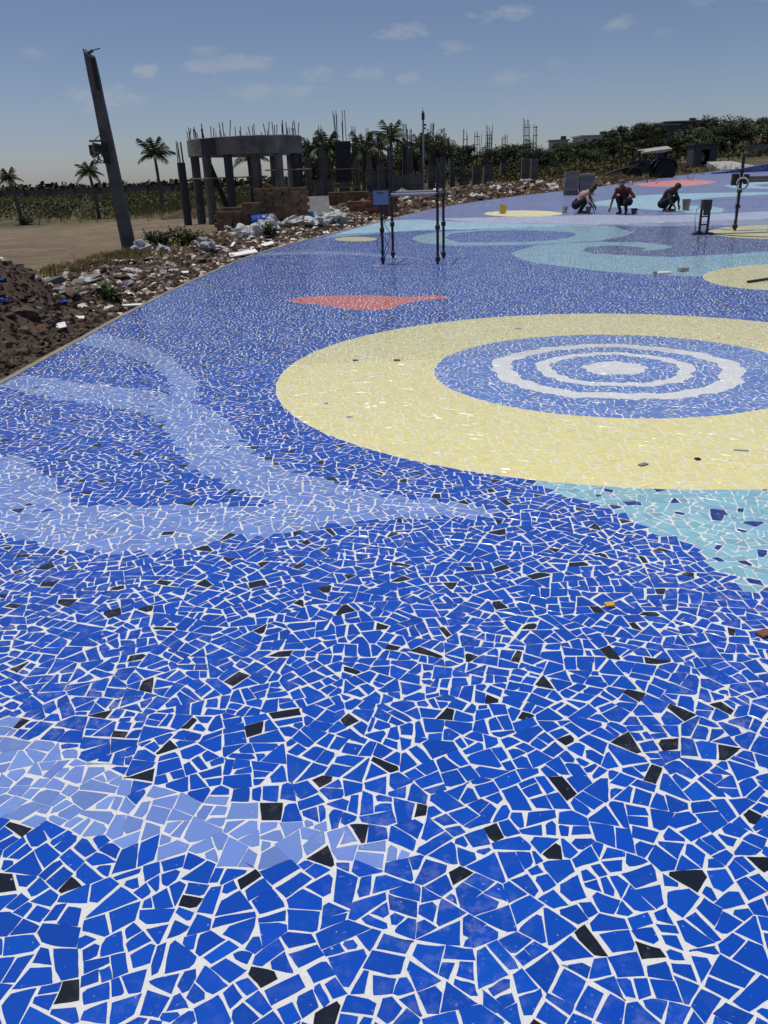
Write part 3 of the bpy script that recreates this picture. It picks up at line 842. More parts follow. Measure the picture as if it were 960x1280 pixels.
# ------------------------------------------------------------------ bank of soil and rubble along the plaza edge
EL = [0.0]
for a, b in zip(EDGE, EDGE[1:]): EL.append(EL[-1] + math.hypot(b[0] - a[0], b[1] - a[1]))
def edge_at(s):
    s = min(max(s, 0), EL[-1] - 1e-6)
    i = max(k for k in range(len(EL) - 1) if EL[k] <= s)
    t = (s - EL[i]) / (EL[i + 1] - EL[i])
    a, b = EDGE[i], EDGE[i + 1]
    d = Vector((b[0] - a[0], b[1] - a[1])).normalized()
    return a[0] + (b[0] - a[0]) * t, a[1] + (b[1] - a[1]) * t, -d.y, d.x
def interp(x, tab):
    for (a, va), (b, vb) in zip(tab, tab[1:]):
        if x <= b: return va + (vb - va) * max(0, (x - a)) / (b - a)
    return tab[-1][1]
def bank(s, t):
    x0, y0, nx, ny = edge_at(s)
    x, y = x0 + nx * (t + .1), y0 + ny * (t + .1)
    amp = interp(y0, [(-8, 1.1), (8.0, 1.1), (10.2, 1.0), (11.3, .75), (12.3, .42), (13.6, .2), (20, .16), (26, .30), (32, .40), (37, .42), (44, .4), (50, .25), (66, .06)])
    wid = interp(y0, [(-8, 4.6), (10, 4.2), (12, 4.6), (20, 5.0), (30, 4.5), (37, 6), (66, 5)])
    pr = float(sstep(t / (wid * .42)) * (1 - sstep((t - wid * .45) / (wid * .5))))
    nz = fbm(x * .9, y * .9, 1.7, 5)
    z = zp(x0, y0) - .07 + amp * pr * (1 + .35 * nz) + .085 * fbm(x * 3.1, y * 3.1, 8.8, 5) * min(1, t / .5)
    over = max(0.0, t - wid * .8)
    g = gz(x, y)
    k = float(sstep((t - wid * .55) / (wid * .4)))
    z = z * (1 - k) + (g - .08) * k
    return x, y, z
def build_bank():
    S = []; s = 4.0
    while s < EL[-1]:
        S.append(s); y = edge_at(s)[1]
        s += .09 if 4 < y < 14 else .16 if y < 24 else .35
    nt = 56
    T = [7.0 * (k / nt) ** 1.25 for k in range(nt + 1)]
    vs_ = [bank(s, t) for s in S for t in T]
    m = nt + 1
    fs = [(i * m + k, (i + 1) * m + k, (i + 1) * m + k + 1, i * m + k + 1) for i in range(len(S) - 1) for k in range(nt)]
    fs = [f[::-1] for f in fs]
    mb = MB(); mb.add(vs_, fs)
    o = mb.build('earth_bank', 'soil', smooth=True); tag(o, kind='structure')
build_bank()
def s_of_y(y):
    for i in range(len(EDGE) - 1):
        if EDGE[i][1] <= y <= EDGE[i + 1][1]:
            return EL[i] + (EL[i + 1] - EL[i]) * (y - EDGE[i][1]) / (EDGE[i + 1][1] - EDGE[i][1])
    return EL[-1]
def bank_z(x, y):
    'height of bank or ground at a point near the plaza edge'
    best = None
    s0 = s_of_y(max(-7, min(64, y)))
    for k in range(-40, 41):
        s = s0 + k * .25
        ex, ey, nx, ny = edge_at(s)
        d = abs((x - ex) * -ny + (y - ey) * nx)
        if best is None or (x - ex) ** 2 + (y - ey) ** 2 < best[0]: best = ((x - ex) ** 2 + (y - ey) ** 2, s, (x - ex) * nx + (y - ey) * ny)
    t = best[2] - .1
    if t < 0 or t > 7: return max(gz(x, y), zp(x, y) if t < 0 else -9)
    return max(bank(best[1], t)[2], gz(x, y))

# ------------------------------------------------------------------ stones and rubble
def rock_mesh(name, seed, matn, ang=.55, sub=2):
    bm = bmesh.new(); bmesh.ops.create_icosphere(bm, subdivisions=sub, radius=1)
    r = random.Random(seed)
    planes = [(Vector((r.gauss(0, 1), r.gauss(0, 1), r.gauss(0, 1))).normalized(), r.uniform(.55, .85)) for _ in range(9)]
    for v in bm.verts:
        p = v.co.copy()
        for nrm, dd in planes:
            q = p.dot(nrm)
            if q > dd: p -= nrm * (q - dd) * .92
        p *= 1 + .16 * noise.noise(p * 1.7 + Vector((seed, 0, 0)))
        v.co = p
    me = bpy.data.meshes.new(name); bm.to_mesh(me); bm.free()
    me.materials.append(MATS[matn])
    return me
ROCK_B = [rock_mesh('stone', 10 + i, 'stone_brown') for i in range(6)]
ROCK_G = [rock_mesh('stone', 30 + i, 'stone_grey') for i in range(5)]
def crumple_mesh(name, seed, matn, fold=.4):
    bm = bmesh.new(); bmesh.ops.create_icosphere(bm, subdivisions=3, radius=1)
    for v in bm.verts:
        p = v.co.copy()
        k = 1 + fold * noise.noise(p * 1.3 + Vector((seed, 2, 0))) + fold * .6 * abs(noise.noise(p * 3.1 + Vector((0, seed, 1)))) - .25 * fold
        p *= k
        if p.z < -.35: p.z = -.35 - (p.z + .35) * -.2
        v.co = p
    me = bpy.data.meshes.new(name); bm.to_mesh(me); bm.free()
    me.materials.append(MATS[matn])
    return me
SACK = [crumple_mesh('sack', 50 + i, 'white_plastic', .75) for i in range(4)]
BAG_W = [crumple_mesh('plastic_bag', 70 + i, 'white_plastic', .8) for i in range(3)]
BAG_G = [crumple_mesh('plastic_bag', 80 + i, 'grey_plastic', .8) for i in range(3)]

rr = random.Random(21)
def place_rocks():
    n = 0
    spots = []
    while len(spots) < 240:
        y = 5.2 + 11 * rr.random() ** 1.3
        t = .25 + 3.6 * rr.random()
        s = s_of_y(y)
        r = .045 + .11 * rr.random() ** 2.6 + (.07 if rr.random() < .08 else 0)
        if all((s - a) ** 2 + (t - b) ** 2 > (r + c) ** 2 * .8 for a, b, c in spots): spots.append((s, t, r))
    for s, t, r in spots:
        x, y, z = bank(s, t)
        grey = rr.random() < (.25 if y < 10 else .5)
        me = rr.choice(ROCK_G if grey else ROCK_B)
        o = link('stone', me, None, (x, y, z + r * .12), (rr.uniform(-.4, .4), rr.uniform(-.4, .4), rr.uniform(0, 6.28)),
                 (r * rr.uniform(.9, 1.35), r * rr.uniform(.8, 1.1), r * rr.uniform(.55, .8)))
        if grey: tag(o, 'pale grey broken stone on the soil bank beside the mosaic', 'stone', 'grey stones on the soil bank')
        else: tag(o, 'brown earth-stained stone on the soil bank beside the mosaic', 'stone', 'brown stones on the soil bank')
place_rocks()
def chips():
    mb = MB(); mw = MB()
    pal_b = [(.36, .27, .21), (.26, .2, .16), (.5, .4, .32), (.6, .57, .54), (.2, .16, .13), (.34, .27, .22)]
    pal_r = [(.62, .36, .25), (.5, .34, .25), (.66, .52, .38), (.36, .28, .24), (.9, .82, .74)]
    pal_w = [(3.2, 3.2, 3.2), (2.6, 2.6, 2.7), (1.6, 1.6, 1.7), (3.4, 3.3, 3.0)]
    def chip(x, y, z, r, col):
        q = Matrix.Rotation(rr.uniform(0, 6.28), 3, 'Z') @ Matrix.Rotation(rr.uniform(-.7, .7), 3, 'X')
        v = [(-1, -1, -.4), (1, -.8, -.4), (.9, 1, -.4), (-.8, .9, -.4), (-.7, -.6, .5), (.6, -.7, .6), (.7, .5, .45), (-.5, .7, .55)]
        v = [q @ Vector((a * r * rr.uniform(.7, 1.2), b * r * rr.uniform(.6, 1.0), c * r * rr.uniform(.6, 1.2))) for a, b, c in v]
        k = rr.uniform(.7, 1.25)
        mb.add([(p.x + x, p.y + y, p.z + z) for p in v], [(3, 2, 1, 0), (4, 5, 6, 7), (0, 1, 5, 4), (1, 2, 6, 5), (2, 3, 7, 6), (3, 0, 4, 7)], 0, tuple(c * k for c in col))
    for _ in range(5200):          # gravel and clods on the near bank
        y = 4.5 + 13 * rr.random(); t = .03 + 5.2 * rr.random() ** 1.4
        x, y, z = bank(s_of_y(y), t)
        chip(x, y, z, rr.uniform(.012, .045), rr.choice(pal_b))
    for _ in range(2600):          # clods on the mound
        y = 4.5 + 8 * rr.random(); t = .1 + 3.2 * rr.random()
        x, y, z = bank(s_of_y(y), t)
        chip(x, y, z, rr.uniform(.02, .04) if rr.random() < .7 else rr.uniform(.04, .085), rr.choice(pal_b))
    for _ in range(4600):          # tile offcuts and builders' waste past the pole
        y = 11 + 20 * rr.random(); t = .1 + 3.6 * rr.random() ** 1.2
        x, y, z = bank(s_of_y(y), t)
        chip(x, y, z, rr.uniform(.02, .085), rr.choice(pal_w if rr.random() < .38 else pal_b))
    for _ in range(5200):          # broken brick heap along the back edge
        y = 29 + 26 * rr.random(); t = .1 + 5.0 * rr.random()
        x, y, z = bank(s_of_y(y), t)
        chip(x, y, z + .03, rr.uniform(.04, .16), rr.choice(pal_w if rr.random() < .09 else pal_r))
    o = mb.build('rubble', 'rubble'); tag(o, 'loose gravel, brick bits and tile offcuts strewn along the bank', 'rubble', kind='stuff')
chips()

# ------------------------------------------------------------------ litter and sacks
def put(name, me, x, y, sc, label, cat, group=None, lift=.25, rz=None, tilt=.3):
    sc = sc if isinstance(sc, tuple) else (sc,) * 3
    o = link(name, me, None, (x, y, bank_z(x, y) + sc[2] * lift), (rr.uniform(-tilt, tilt), rr.uniform(-tilt, tilt), rr.uniform(0, 6.28) if rz is None else rz), sc)
    return tag(o, label, cat, group)
for i in range(24):
    u = i / 23
    x = -3.5 + 2.3 * u + rr.uniform(-.3, .3); y = 22.6 + 5.0 * u + rr.uniform(-.7, .7)
    put('sack', SACK[i % 4], x, y, (rr.uniform(.24, .38), rr.uniform(.17, .26), rr.uniform(.13, .22)), 'slumped white woven sack in the heap in front of the brick stacks', 'sack', 'white sacks heaped before the bricks', .3)
for (x, y, r) in [(-5.25, 19.0, .26), (-4.75, 18.9, .2), (-4.1, 20.4, .24), (-3.9, 19.6, .2)]:
    put('plastic_bag', BAG_G[rr.randrange(3)], x, y, (r, r * .8, r * .7), 'crumpled grey plastic bag between the leaning pole and the mosaic', 'bag', 'grey bags near the pole', .3)
for i in range(34):
    y = rr.uniform(11.5, 26); t = rr.uniform(.3, 3.4)
    bx, by, bz = bank(s_of_y(y), t); r = rr.uniform(.06, .13)
    put('plastic_bag', BAG_W[i % 3], bx, by, (r * 1.3, r, r * .6), 'small crumpled white plastic scrap on the rubble bank', 'litter', 'white scraps on the rubble bank', .2)
for i in range(16):
    y = rr.uniform(33, 47); t = rr.uniform(.5, 3.5)
    bx, by, bz = bank(s_of_y(y), t); r = rr.uniform(.12, .28)
    put('plastic_bag', BAG_W[i % 3], bx, by, (r * 1.4, r, r * .7), 'white plastic scrap lying on the broken brick heap', 'litter', 'white scraps on the brick heap', .3)
BLUE = crumple_mesh('scrap', 91, 'blue_plastic', .9)
for (y, t) in [(9.2, .5), (9.6, .9), (10.3, 1.2), (8.2, .6), (11.5, 1.6), (10.9, .7), (12.6, 1.1), (13.6, .8), (8.7, 1.5)]:
    bx, by, bz = bank(s_of_y(y), t); r = rr.uniform(.03, .06)
    put('scrap', BLUE, bx, by, (r * 1.4, r, r * .5), 'blue plastic scrap among the stones of the soil bank', 'litter', 'blue scraps on the soil bank', .3)
def slab_obj(name, size, loc, rot, matn, label, cat, group=None, bev=.004):
    bm = bmesh.new(); bmesh.ops.create_cube(bm, size=1)
    for v in bm.verts: v.co = Vector((v.co.x * size[0], v.co.y * size[1], v.co.z * size[2]))
    bmesh.ops.bevel(bm, geom=bm.edges[:], offset=bev, segments=1, affect='EDGES')
    me = bpy.data.meshes.new(name); bm.to_mesh(me); bm.free(); me.materials.append(MATS[matn])
    return tag(link(name, me, None, loc, rot), label, cat, group)
bz = bank_z
slab_obj('board', (.62, .38, .03), (-2.98, 19.0, bz(-2.98, 19.0) + .10), (.10, -.12, .3), 'white_board', 'white board lying on the rubble right beside the mosaic edge', 'board')
slab_obj('board', (.75, .05, .75), (-1.75, 26.9, bz(-1.75, 26.9) + .32), (-.75, 0, .1), 'sheet_grey', 'grey ribbed sheet leaning back on the white sacks', 'sheet')
slab_obj('board', (.5, .04, .5), (-1.95, 26.0, bz(-1.95, 26.0) + .14), (-.75, 0, .2), 'cyan_plastic', 'small pale blue sheet propped among the white sacks', 'sheet')
slab_obj('plank', (.9, .16, .03), (-3.75, 11.9, bz(-3.75, 11.9) + .03), (0, .05, .5), 'white_board', 'pale plank lying flat on the soil bank among stones', 'plank')
for i, (y, t, a) in enumerate([(8.0, .75, .2), (7.8, .95, .8), (9.8, .35, .4), (10.6, .4, 1.9), (13.0, .5, .7), (15, .8, 2.2), (16, .5, .3)]):
    bx, by, b_z = bank(s_of_y(y), t)
    slab_obj('tile_offcut', (.13, .11, .012), (bx, by, b_z + .035), (rr.uniform(-.5, .5), rr.uniform(-.5, .5), a), 'white_board', 'white tile offcut lying on the soil bank', 'tile', 'white tile offcuts on the bank', .002)
sl = {m_: [] for m_ in ('white_board', 'sheet_grey', 'timber')}
for i in range(60):
    y = rr.uniform(11.2, 25); t = rr.uniform(.25, 3.0)
    bx, by, b_z = bank(s_of_y(y), t)
    m_ = rr.choice(('white_board', 'sheet_grey', 'sheet_grey', 'timber', 'sheet_grey'))
    lb = {'white_board': ('white broken board scrap on the rubble past the soil mound', 'board scrap', 'white board scraps on the rubble'),
          'sheet_grey': ('grey torn sheet scrap on the rubble past the soil mound', 'sheet scrap', 'grey sheet scraps on the rubble'),
          'timber': ('brown splintered timber offcut on the rubble past the soil mound', 'timber offcut', 'timber offcuts on the rubble')}[m_]
    sz = (rr.uniform(.15, .4), rr.uniform(.06, .22), rr.uniform(.012, .035)) if m_ != 'timber' else (rr.uniform(.25, .6), .05, .035)
    slab_obj('scrap', sz, (bx, by, b_z + .03), (rr.uniform(-.35, .35), rr.uniform(-.3, .3), rr.uniform(0, 3.1)), m_, *lb, bev=.004)
mb = MB()
mb.lathe([(.02, -.42), (.22, -.42), (.27, -.40), (.275, -.15), (.285, -.14), (.285, -.12), (.275, -.11), (.275, .13), (.285, .14), (.285, .16), (.275, .17), (.27, .40), (.22, .42), (.02, .42)], 20, axis=(1, .15, .05))
o = mb.build('drum', 'blue_plastic', loc=(-3.25, 25.0, bz(-3.25, 25.0) + .17), smooth=True); o.scale = (.8, .8, .72)
tag(o, 'blue plastic drum lying on its side against the brick stack', 'drum')

# ------------------------------------------------------------------ brick stacks
BR = None
def brick_stack(loc, rz, nx, ny, nz, label, drop, matn='brick', sz=(.26, .125, .105)):
    o = empty('brick_stack', loc, rz, label, 'bricks', 'brick stacks behind the rubble bank')
    bm = bmesh.new(); bmesh.ops.create_cube(bm, size=1)
    for v in bm.verts: v.co = Vector((v.co.x * sz[0] * .975, v.co.y * sz[1] * .96, v.co.z * sz[2]))
    bmesh.ops.bevel(bm, geom=bm.edges[:], offset=.004, segments=1, affect='EDGES')
    me = bpy.data.meshes.new('brick'); bm.to_mesh(me); bm.free(); me.materials.append(MATS[matn])
    for k in range(nz):
        for i in range(nx):
            for j in range(ny):
                h = drop(i / max(1, nx - 1)) * nz + rr.uniform(-.9, .9)
                if k > h: continue
                if 0 < j < ny - 1 and k < nz - 3 and 0 < i < nx - 1: continue
                link('brick', me, o, ((i - (nx - 1) / 2) * sz[0] + (.06 if k % 2 else 0) + rr.gauss(0, .012), (j - (ny - 1) / 2) * sz[1] * 1.02 + rr.gauss(0, .012), (k + .5) * sz[2]),
                     (0, 0, rr.gauss(0, .03)))
    return o
brick_stack((-4.05, 25.2, bz(-4.05, 25.2) - .05), .1, 5, 3, 8, 'low brown brick stack at the open ground side of the drum', lambda u: .55 + .45 * u)
brick_stack((-2.8, 26.2, bz(-2.8, 26.2) - .05), .05, 6, 4, 9, 'tall brown brick stack right behind the blue drum', lambda u: 1.0 - .3 * max(0, u - .6))
brick_stack((-.95, 33.2, bz(-.95, 33.2) - .1), 0, 6, 4, 7, 'reddish brown brick stack under the formwork column', lambda u: 1.0)
brick_stack((-.15, 29.9, bz(-.15, 29.9) - .1), .3, 6, 4, 6, 'lower reddish brown brick stack behind the framed meter box', lambda u: .6 + .4 * u, 'brick_red')
brick_stack((.35, 31.0, bz(.35, 31.0) - .1), .2, 4, 3, 7, 'small reddish brick stack at the edge of the broken brick heap', lambda u: .8, 'brick_red')
slab_obj('plank', (.5, .12, .05), (-3.1, 26.2, bz(-2.8, 26.2) + .96), (0, .45, .7), 'timber', 'short pale timber plank tilted on top of the tall brick stack', 'plank')

# ------------------------------------------------------------------ leaning concrete pole
def pole():
    b = Vector((-5.70, 19.7, gz(-5.7, 19.7) - .25)); t = Vector((-5.97, 19.7, 4.20))
    o = empty('utility_pole', (b.x, b.y, b.z + .2), 0, 'leaning grey concrete pole with broken top standing on the bare ground', 'pole')
    L0 = (t - b); ax = L0.normalized()
    rot = Vector((0, 0, 1)).rotation_difference(ax).to_matrix()
    mb = MB(); n = 10; vs_ = []; fs = []
    for i in range(n + 1):
        u = i / n; w = .15 - .045 * u; d = .11 - .03 * u
        c = b + L0 * u
        for x, y in ((-w, -d * .8), (-w * .8, -d), (w * .8, -d), (w, -d * .8), (w, d * .8), (w * .8, d), (-w * .8, d), (-w, d * .8)):
            jx = rr.uniform(-.004, .004)
            zc = 0 if i < n else (.10 if x < 0 else -.05) + rr.uniform(-.05, .05)
            vs_.append(tuple(rot @ Vector((x + jx, y, zc)) + c - o.location))
    for i in range(n):
        for k in range(8): fs.append((i * 8 + k, i * 8 + (k + 1) % 8, (i + 1) * 8 + (k + 1) % 8, (i + 1) * 8 + k))
    fs.append(tuple(n * 8 + k for k in range(8)))
    mb.add(vs_, fs); mb.build('shaft', 'pole_concrete', o)
    mb = MB()
    def P(u, x, y): return tuple(rot @ Vector((x, y, 0)) + b + L0 * u - o.location)
    mb.box(P(.92, .075, -.085), (.09, .02, .62), rot=rot)
    mb.build('recess_channel', 'black_steel', o)
    mb = MB(); top = Vector(P(1.0, -.02, 0))
    mb.tube([top + Vector((-.03, 0, -.25)), top + Vector((-.01, 0, .06)), top + Vector((.10, 0, .10))], .035, 6)
    mb.tube([top + Vector((.08, 0, .10)), top + Vector((.27, -.02, .135))], .012, 5)
    mb.build('top_bracket', 'rust_steel', o)
    # smashed junction box hanging on the side
    jb = MB(); c = Vector(P(.60, -.22, -.03))
    jb.box(c, (.28, .22, .20), rot=Matrix.Rotation(.25, 3, 'Y') @ Matrix.Rotation(.3, 3, 'Z'))
    jb.box(c + Vector((-.1, -.05, -.09)), (.14, .14, .12), rot=Matrix.Rotation(-.5, 3, 'Y') @ Matrix.Rotation(.5, 3, 'X'))
    jb.box(c + Vector((-.04, -.02, .16)), (.26, .26, .03), rz=.3)
    j = jb.build('junction_box', 'timber', o)
    d = MB()
    d.box(c + Vector((.16, .0, -.1)), (.12, .26, .42), rz=.1); d.box(c + Vector((-.13, -.13, -.02)), (.07, .03, .2), rz=.1)
    d.box(c + Vector((.02, -.135, .01)), (.12, .03, .14))
    for k in range(7):
        a = c + Vector((rr.uniform(-.15, .1), rr.uniform(-.13, .0), -.1))
        d.tube([a, a + Vector((rr.uniform(-.1, .06), rr.uniform(-.06, .04), -.12)), a + Vector((rr.uniform(-.14, .1), rr.uniform(-.06, .04), -.2))], .012, 5)
    d.tube([c + Vector((-.1, 0, .14)), c + Vector((.05, 0, .26)), c + Vector((.16, 0, .3))], .01, 5)
    d.build('torn_wiring', 'black_steel', j)
pole()

# ------------------------------------------------------------------ round pavilion in raw concrete
BAR = {}
def rebar_mesh(h):
    k = round(h, 2)
    if k not in BAR:
        mb = MB(); mb.tube([(0, 0, 0), (rr.uniform(-.02, .02), rr.uniform(-.02, .02), k)], .016, 5)
        BAR[k] = mb.mesh('rebar', 'rust_steel')
    return BAR[k]
def pavilion():
    cx, cy = -4.72, 33.0; g = gz(cx, cy)
    o = empty('pavilion', (cx, cy, g), 0, 'unfinished round concrete pavilion with ring beam on columns and bare rebar', 'pavilion')
    R1, R0 = 2.12, 1.78; zb, zt = 2.52 - g, 3.08 - g
    n = 140; mb = MB(); vs_ = []; fs = []
    for i in range(n):
        a = 2 * math.pi * i / n
        up_ = .10 * math.cos(a) + .02 * noise.noise(Vector((i * .2, 0, 0)))
        for r, z in ((R1, zb), (R1, zt + up_ * .3), (R1 - .02, zt + .02 + up_ * .3), (R0, zt + up_ * .3), (R0, zb)):
            vs_.append((r * math.cos(a), r * math.sin(a), z + rr.uniform(-.003, .003)))
    for i in range(n):
        for k in range(5): fs.append((i * 5 + k, ((i + 1) % n) * 5 + k, ((i + 1) % n) * 5 + (k + 1) % 5, i * 5 + (k + 1) % 5))
    mb.add(vs_, fs); mb.build('ring_beam', 'beam_concrete', o)
    mb = MB(); a0 = R(-128)
    vs2 = []
    for i in range(5):
        a = a0 + i * R(4.4)
        for r, z in ((R1 + .03, zb - .01), (R1 + .03, zt - .02)): vs2.append((r * math.cos(a), r * math.sin(a), z))
    mb.add(vs2, [(i * 2, i * 2 + 2, i * 2 + 3, i * 2 + 1) for i in range(4)])
    mb.build('formwork_panel', 'formwork', o)
    nc = 13
    for i in range(nc):
        a = 2 * math.pi * (i + .35) / nc
        x, y = 1.95 * math.cos(a), 1.95 * math.sin(a)
        gl = gz(cx + x, cy + y) - g - .15
        m2 = MB(); m2.tube([(x, y, gl), (x, y, (gl + zb) / 2), (x, y, zb + .02)], .15, 14); m2.build('column', 'concrete' if i % 3 else 'wall_dark', o, smooth=False)
    for i in range(46):
        a = 2 * math.pi * (i + rr.uniform(-.3, .3)) / 46; r = rr.choice((1.84, 2.05))
        link('rebar', rebar_mesh(rr.choice((.35, .42, .5, .58))), o, (r * math.cos(a), r * math.sin(a), zt - .03), (rr.gauss(0, .09), rr.gauss(0, .09), 0))
    m2 = MB(); m2.tube([(-1.25, -1.2, 2.2), (-.55, -.9, .0)], .10, 8); m2.build('raking_prop', 'formwork', o)
    for (x0, y0, x1, y1, z) in [(-1.9, -1.6, .9, -1.9, 1.55), (.6, -1.9, 2.3, -.9, 1.1), (.9, -1.9, 2.5, -1.0, 1.75), (-.6, 1.7, 1.5, 1.7, 1.2)]:
        m2 = MB(); m2.tube([(x0, y0, z), (x1, y1, z)], .025, 6); m2.build('scaffold_bar', 'timber', o)
    for (x, y, h) in [(.75, -1.95, 2.2), (2.35, -1.0, 2.4), (1.6, 1.6, 2.0)]:
        m2 = MB(); m2.tube([(x, y, -.15), (x, y, h)], .03, 6); m2.build('scaffold_post', 'rust_steel', o)
pavilion()
def column(x, y, w, h, bars, barh, label, group, matn='concrete', rnd_=False, d=None, sink=.2):
    g = gz(x, y)
    o = empty('concrete_column', (x, y, g), rr.uniform(-.1, .1), label, 'column', group)
    mb = MB()
    if rnd_: mb.tube([(0, 0, -sink), (0, 0, h)], w / 2, 12)
    else: mb.box((0, 0, (h - sink) / 2), (w, d or w, h + sink))
    mb.build('shaft', matn, o)
    for i in range(bars):
        a = 2 * math.pi * (i + .5) / bars
        link('rebar', rebar_mesh(barh * rr.choice((.85, .95, 1.0))), o, (w * .36 * math.cos(a), (d or w) * .36 * math.sin(a), h - .03), (rr.gauss(0, .02), rr.gauss(0, .02), 0))
    if barh > 1.2:
        for z in (.35, .8, 1.25, 1.7):
            if z < barh:
                mb = MB(); q = w * .3
                mb.tube([(-q, -q, h + z), (q, -q, h + z), (q, q, h + z), (-q, q, h + z), (-q, -q, h + z)], .012, 4); mb.build('stirrup', 'rust_steel', o)
    return o
column(-6.95, 31.9, .3, 2.15, 5, .75, 'lone dark concrete column with a few bars beside the round pavilion', None, 'wall_dark', True)
gA = 'waist-high square column stubs'
for x, y, h, w in [(-2.15, 34.9, 1.25, .36), (-1.75, 35.3, 1.2, .34)]:
    column(x, y, w, h, 0, 0, 'plain grey concrete column stub between the pavilion and the reddish bricks', 'plain stubs beside the pavilion')
for x, y, h, w in [(.15, 46.5, 1.25, .5), (.95, 47.2, 1.3, .52), (1.3, 43.5, 1.15, .55), (1.78, 43.5, 1.15, .40), (2.2, 43.6, 1.2, .55)]:
    column(x, y, w, h, 4, .8, 'grey concrete column stub in the cluster below the tall thin mast', 'stubs below the mast')
for x, y, h, w, b, bh, lb in [(6.2, 58, 1.1, .55, 4, 2.35, 'concrete column stub with four tall bars, left of a close pair'), (6.62, 55.0, 1.2, .55, 6, 2.0, 'concrete column stub of the close pair with shorter bars'),
                             (7.2, 53.8, 1.2, .6, 6, 2.3, 'concrete column stub of the close pair with taller bars'), (9.3, 52.6, 1.55, .52, 6, 2.25, 'tallest barred column stub behind the broken brick heap'),
                             (9.72, 52.2, 1.55, .42, 4, 1.9, 'barred column stub touching the tallest stub behind the brick heap'), (8.6, 64, 1.2, .5, 6, 2.2, 'distant column stub with bars showing above the scrub'),
                             (10.0, 66, 1.2, .5, 6, 2.0, 'farthest column stub with bars in front of the trees'),
                             (-1.0, 52, 2.6, .3, 6, 1.1, 'slim column with tied bars among the palms'), (1.9, 50, 2.4, .3, 6, 1.2, 'slim column with tied bars beside the tallest palm'),
                             (3.6, 52, 2.6, .3, 6, 1.1, 'slim column with tied bars behind the mast'), (-3.0, 50, 2.3, .3, 6, 1.2, 'slim column with tied bars behind the ring beam end')]:
    column(x, y, w, h, b, bh, lb, 'barred column stubs', 'wall_dark' if w < .35 else 'concrete')
for x, y, h in [(-3.05, 41.5, 2.0), (-2.45, 43, 2.5), (-.75, 42.5, 1.9), (-.15, 44.5, 2.4), (.45, 42.8, 1.7), (.95, 45, 2.5), (2.0, 46, 2.3), (3.0, 44.5, 1.5), (3.9, 48, 1.9), (4.8, 52, 1.6)]:
    column(x, y, .3, h, 6, 1.0, 'slim grey column with bars in the crowd between ring beam and mast', 'crowd of slim unfinished columns')
def form_column():
    x, y = -1.30, 40.0; g = gz(x, y)
    o = empty('formwork_column', (x, y, g), .05, 'tall dark column still in formwork with two plank platforms', 'column')
    mb = MB(); mb.box((0, 0, .4), (.5, .5, 1.2)); mb.build('shaft', 'concrete', o)
    mb = MB(); mb.box((0, 0, 1.82), (.72, .6, 1.62)); f = mb.build('formwork', 'formwork', o)
    for k in range(4):
        m2 = MB(); m2.box((0, -.325, 1.2 + k * .4), (.76, .05, .06)); m2.build('waler', 'formwork', f)
    for z in (.78, 1.52):
        for j in range(3):
            m2 = MB(); m2.box((rr.uniform(-.05, .05), -.4 + j * .13, z + j * .012), (1.3, .12, .04)); m2.build('platform_plank', 'timber', o)
    for sx in (-.6, .6):
        m2 = MB(); m2.tube([(sx, -.4, -.2), (sx, -.4, 1.7)], .03, 6); m2.build('scaffold_post', 'rust_steel', o)
    for i in range(7):
        link('rebar', rebar_mesh(rr.choice((.8, 1.1, 1.25))), o, (rr.uniform(-.3, .3), rr.uniform(-.2, .2), 2.6), (rr.gauss(0, .05), rr.gauss(0, .05), 0))
    o.scale = (.98, .98, 1.04)
form_column()
def mast():
    x, y = 2.52, 42.6; g = bank_z(x, y)
    o = empty('mast', (x, y, g), 0, 'thin pale steel mast with a small box on top above the column stubs', 'mast')
    h = 4.4 - g
    mb = MB(); mb.tube([(0, 0, -.2), (0, 0, h * .5), (.01, 0, h - .3)], [.06, .05, .04], 8); mb.build('shaft', 'galvanised', o)
    mb = MB(); mb.box((.01, 0, h - .18), (.14, .12, .3)); mb.lathe([(.05, h - .04), (.03, h + .06), (.008, h + .1), (.006, h + .2)], 8); mb.build('head_box', 'hut_grey', o)
    mb = MB(); mb.box((.09, 0, h - .55), (.14, .05, .08)); mb.tube([(0, -.05, h - .9), (.02, -.06, h - .3)], .015, 5); mb.build('lamp_arm', 'hut_grey', o)
mast()

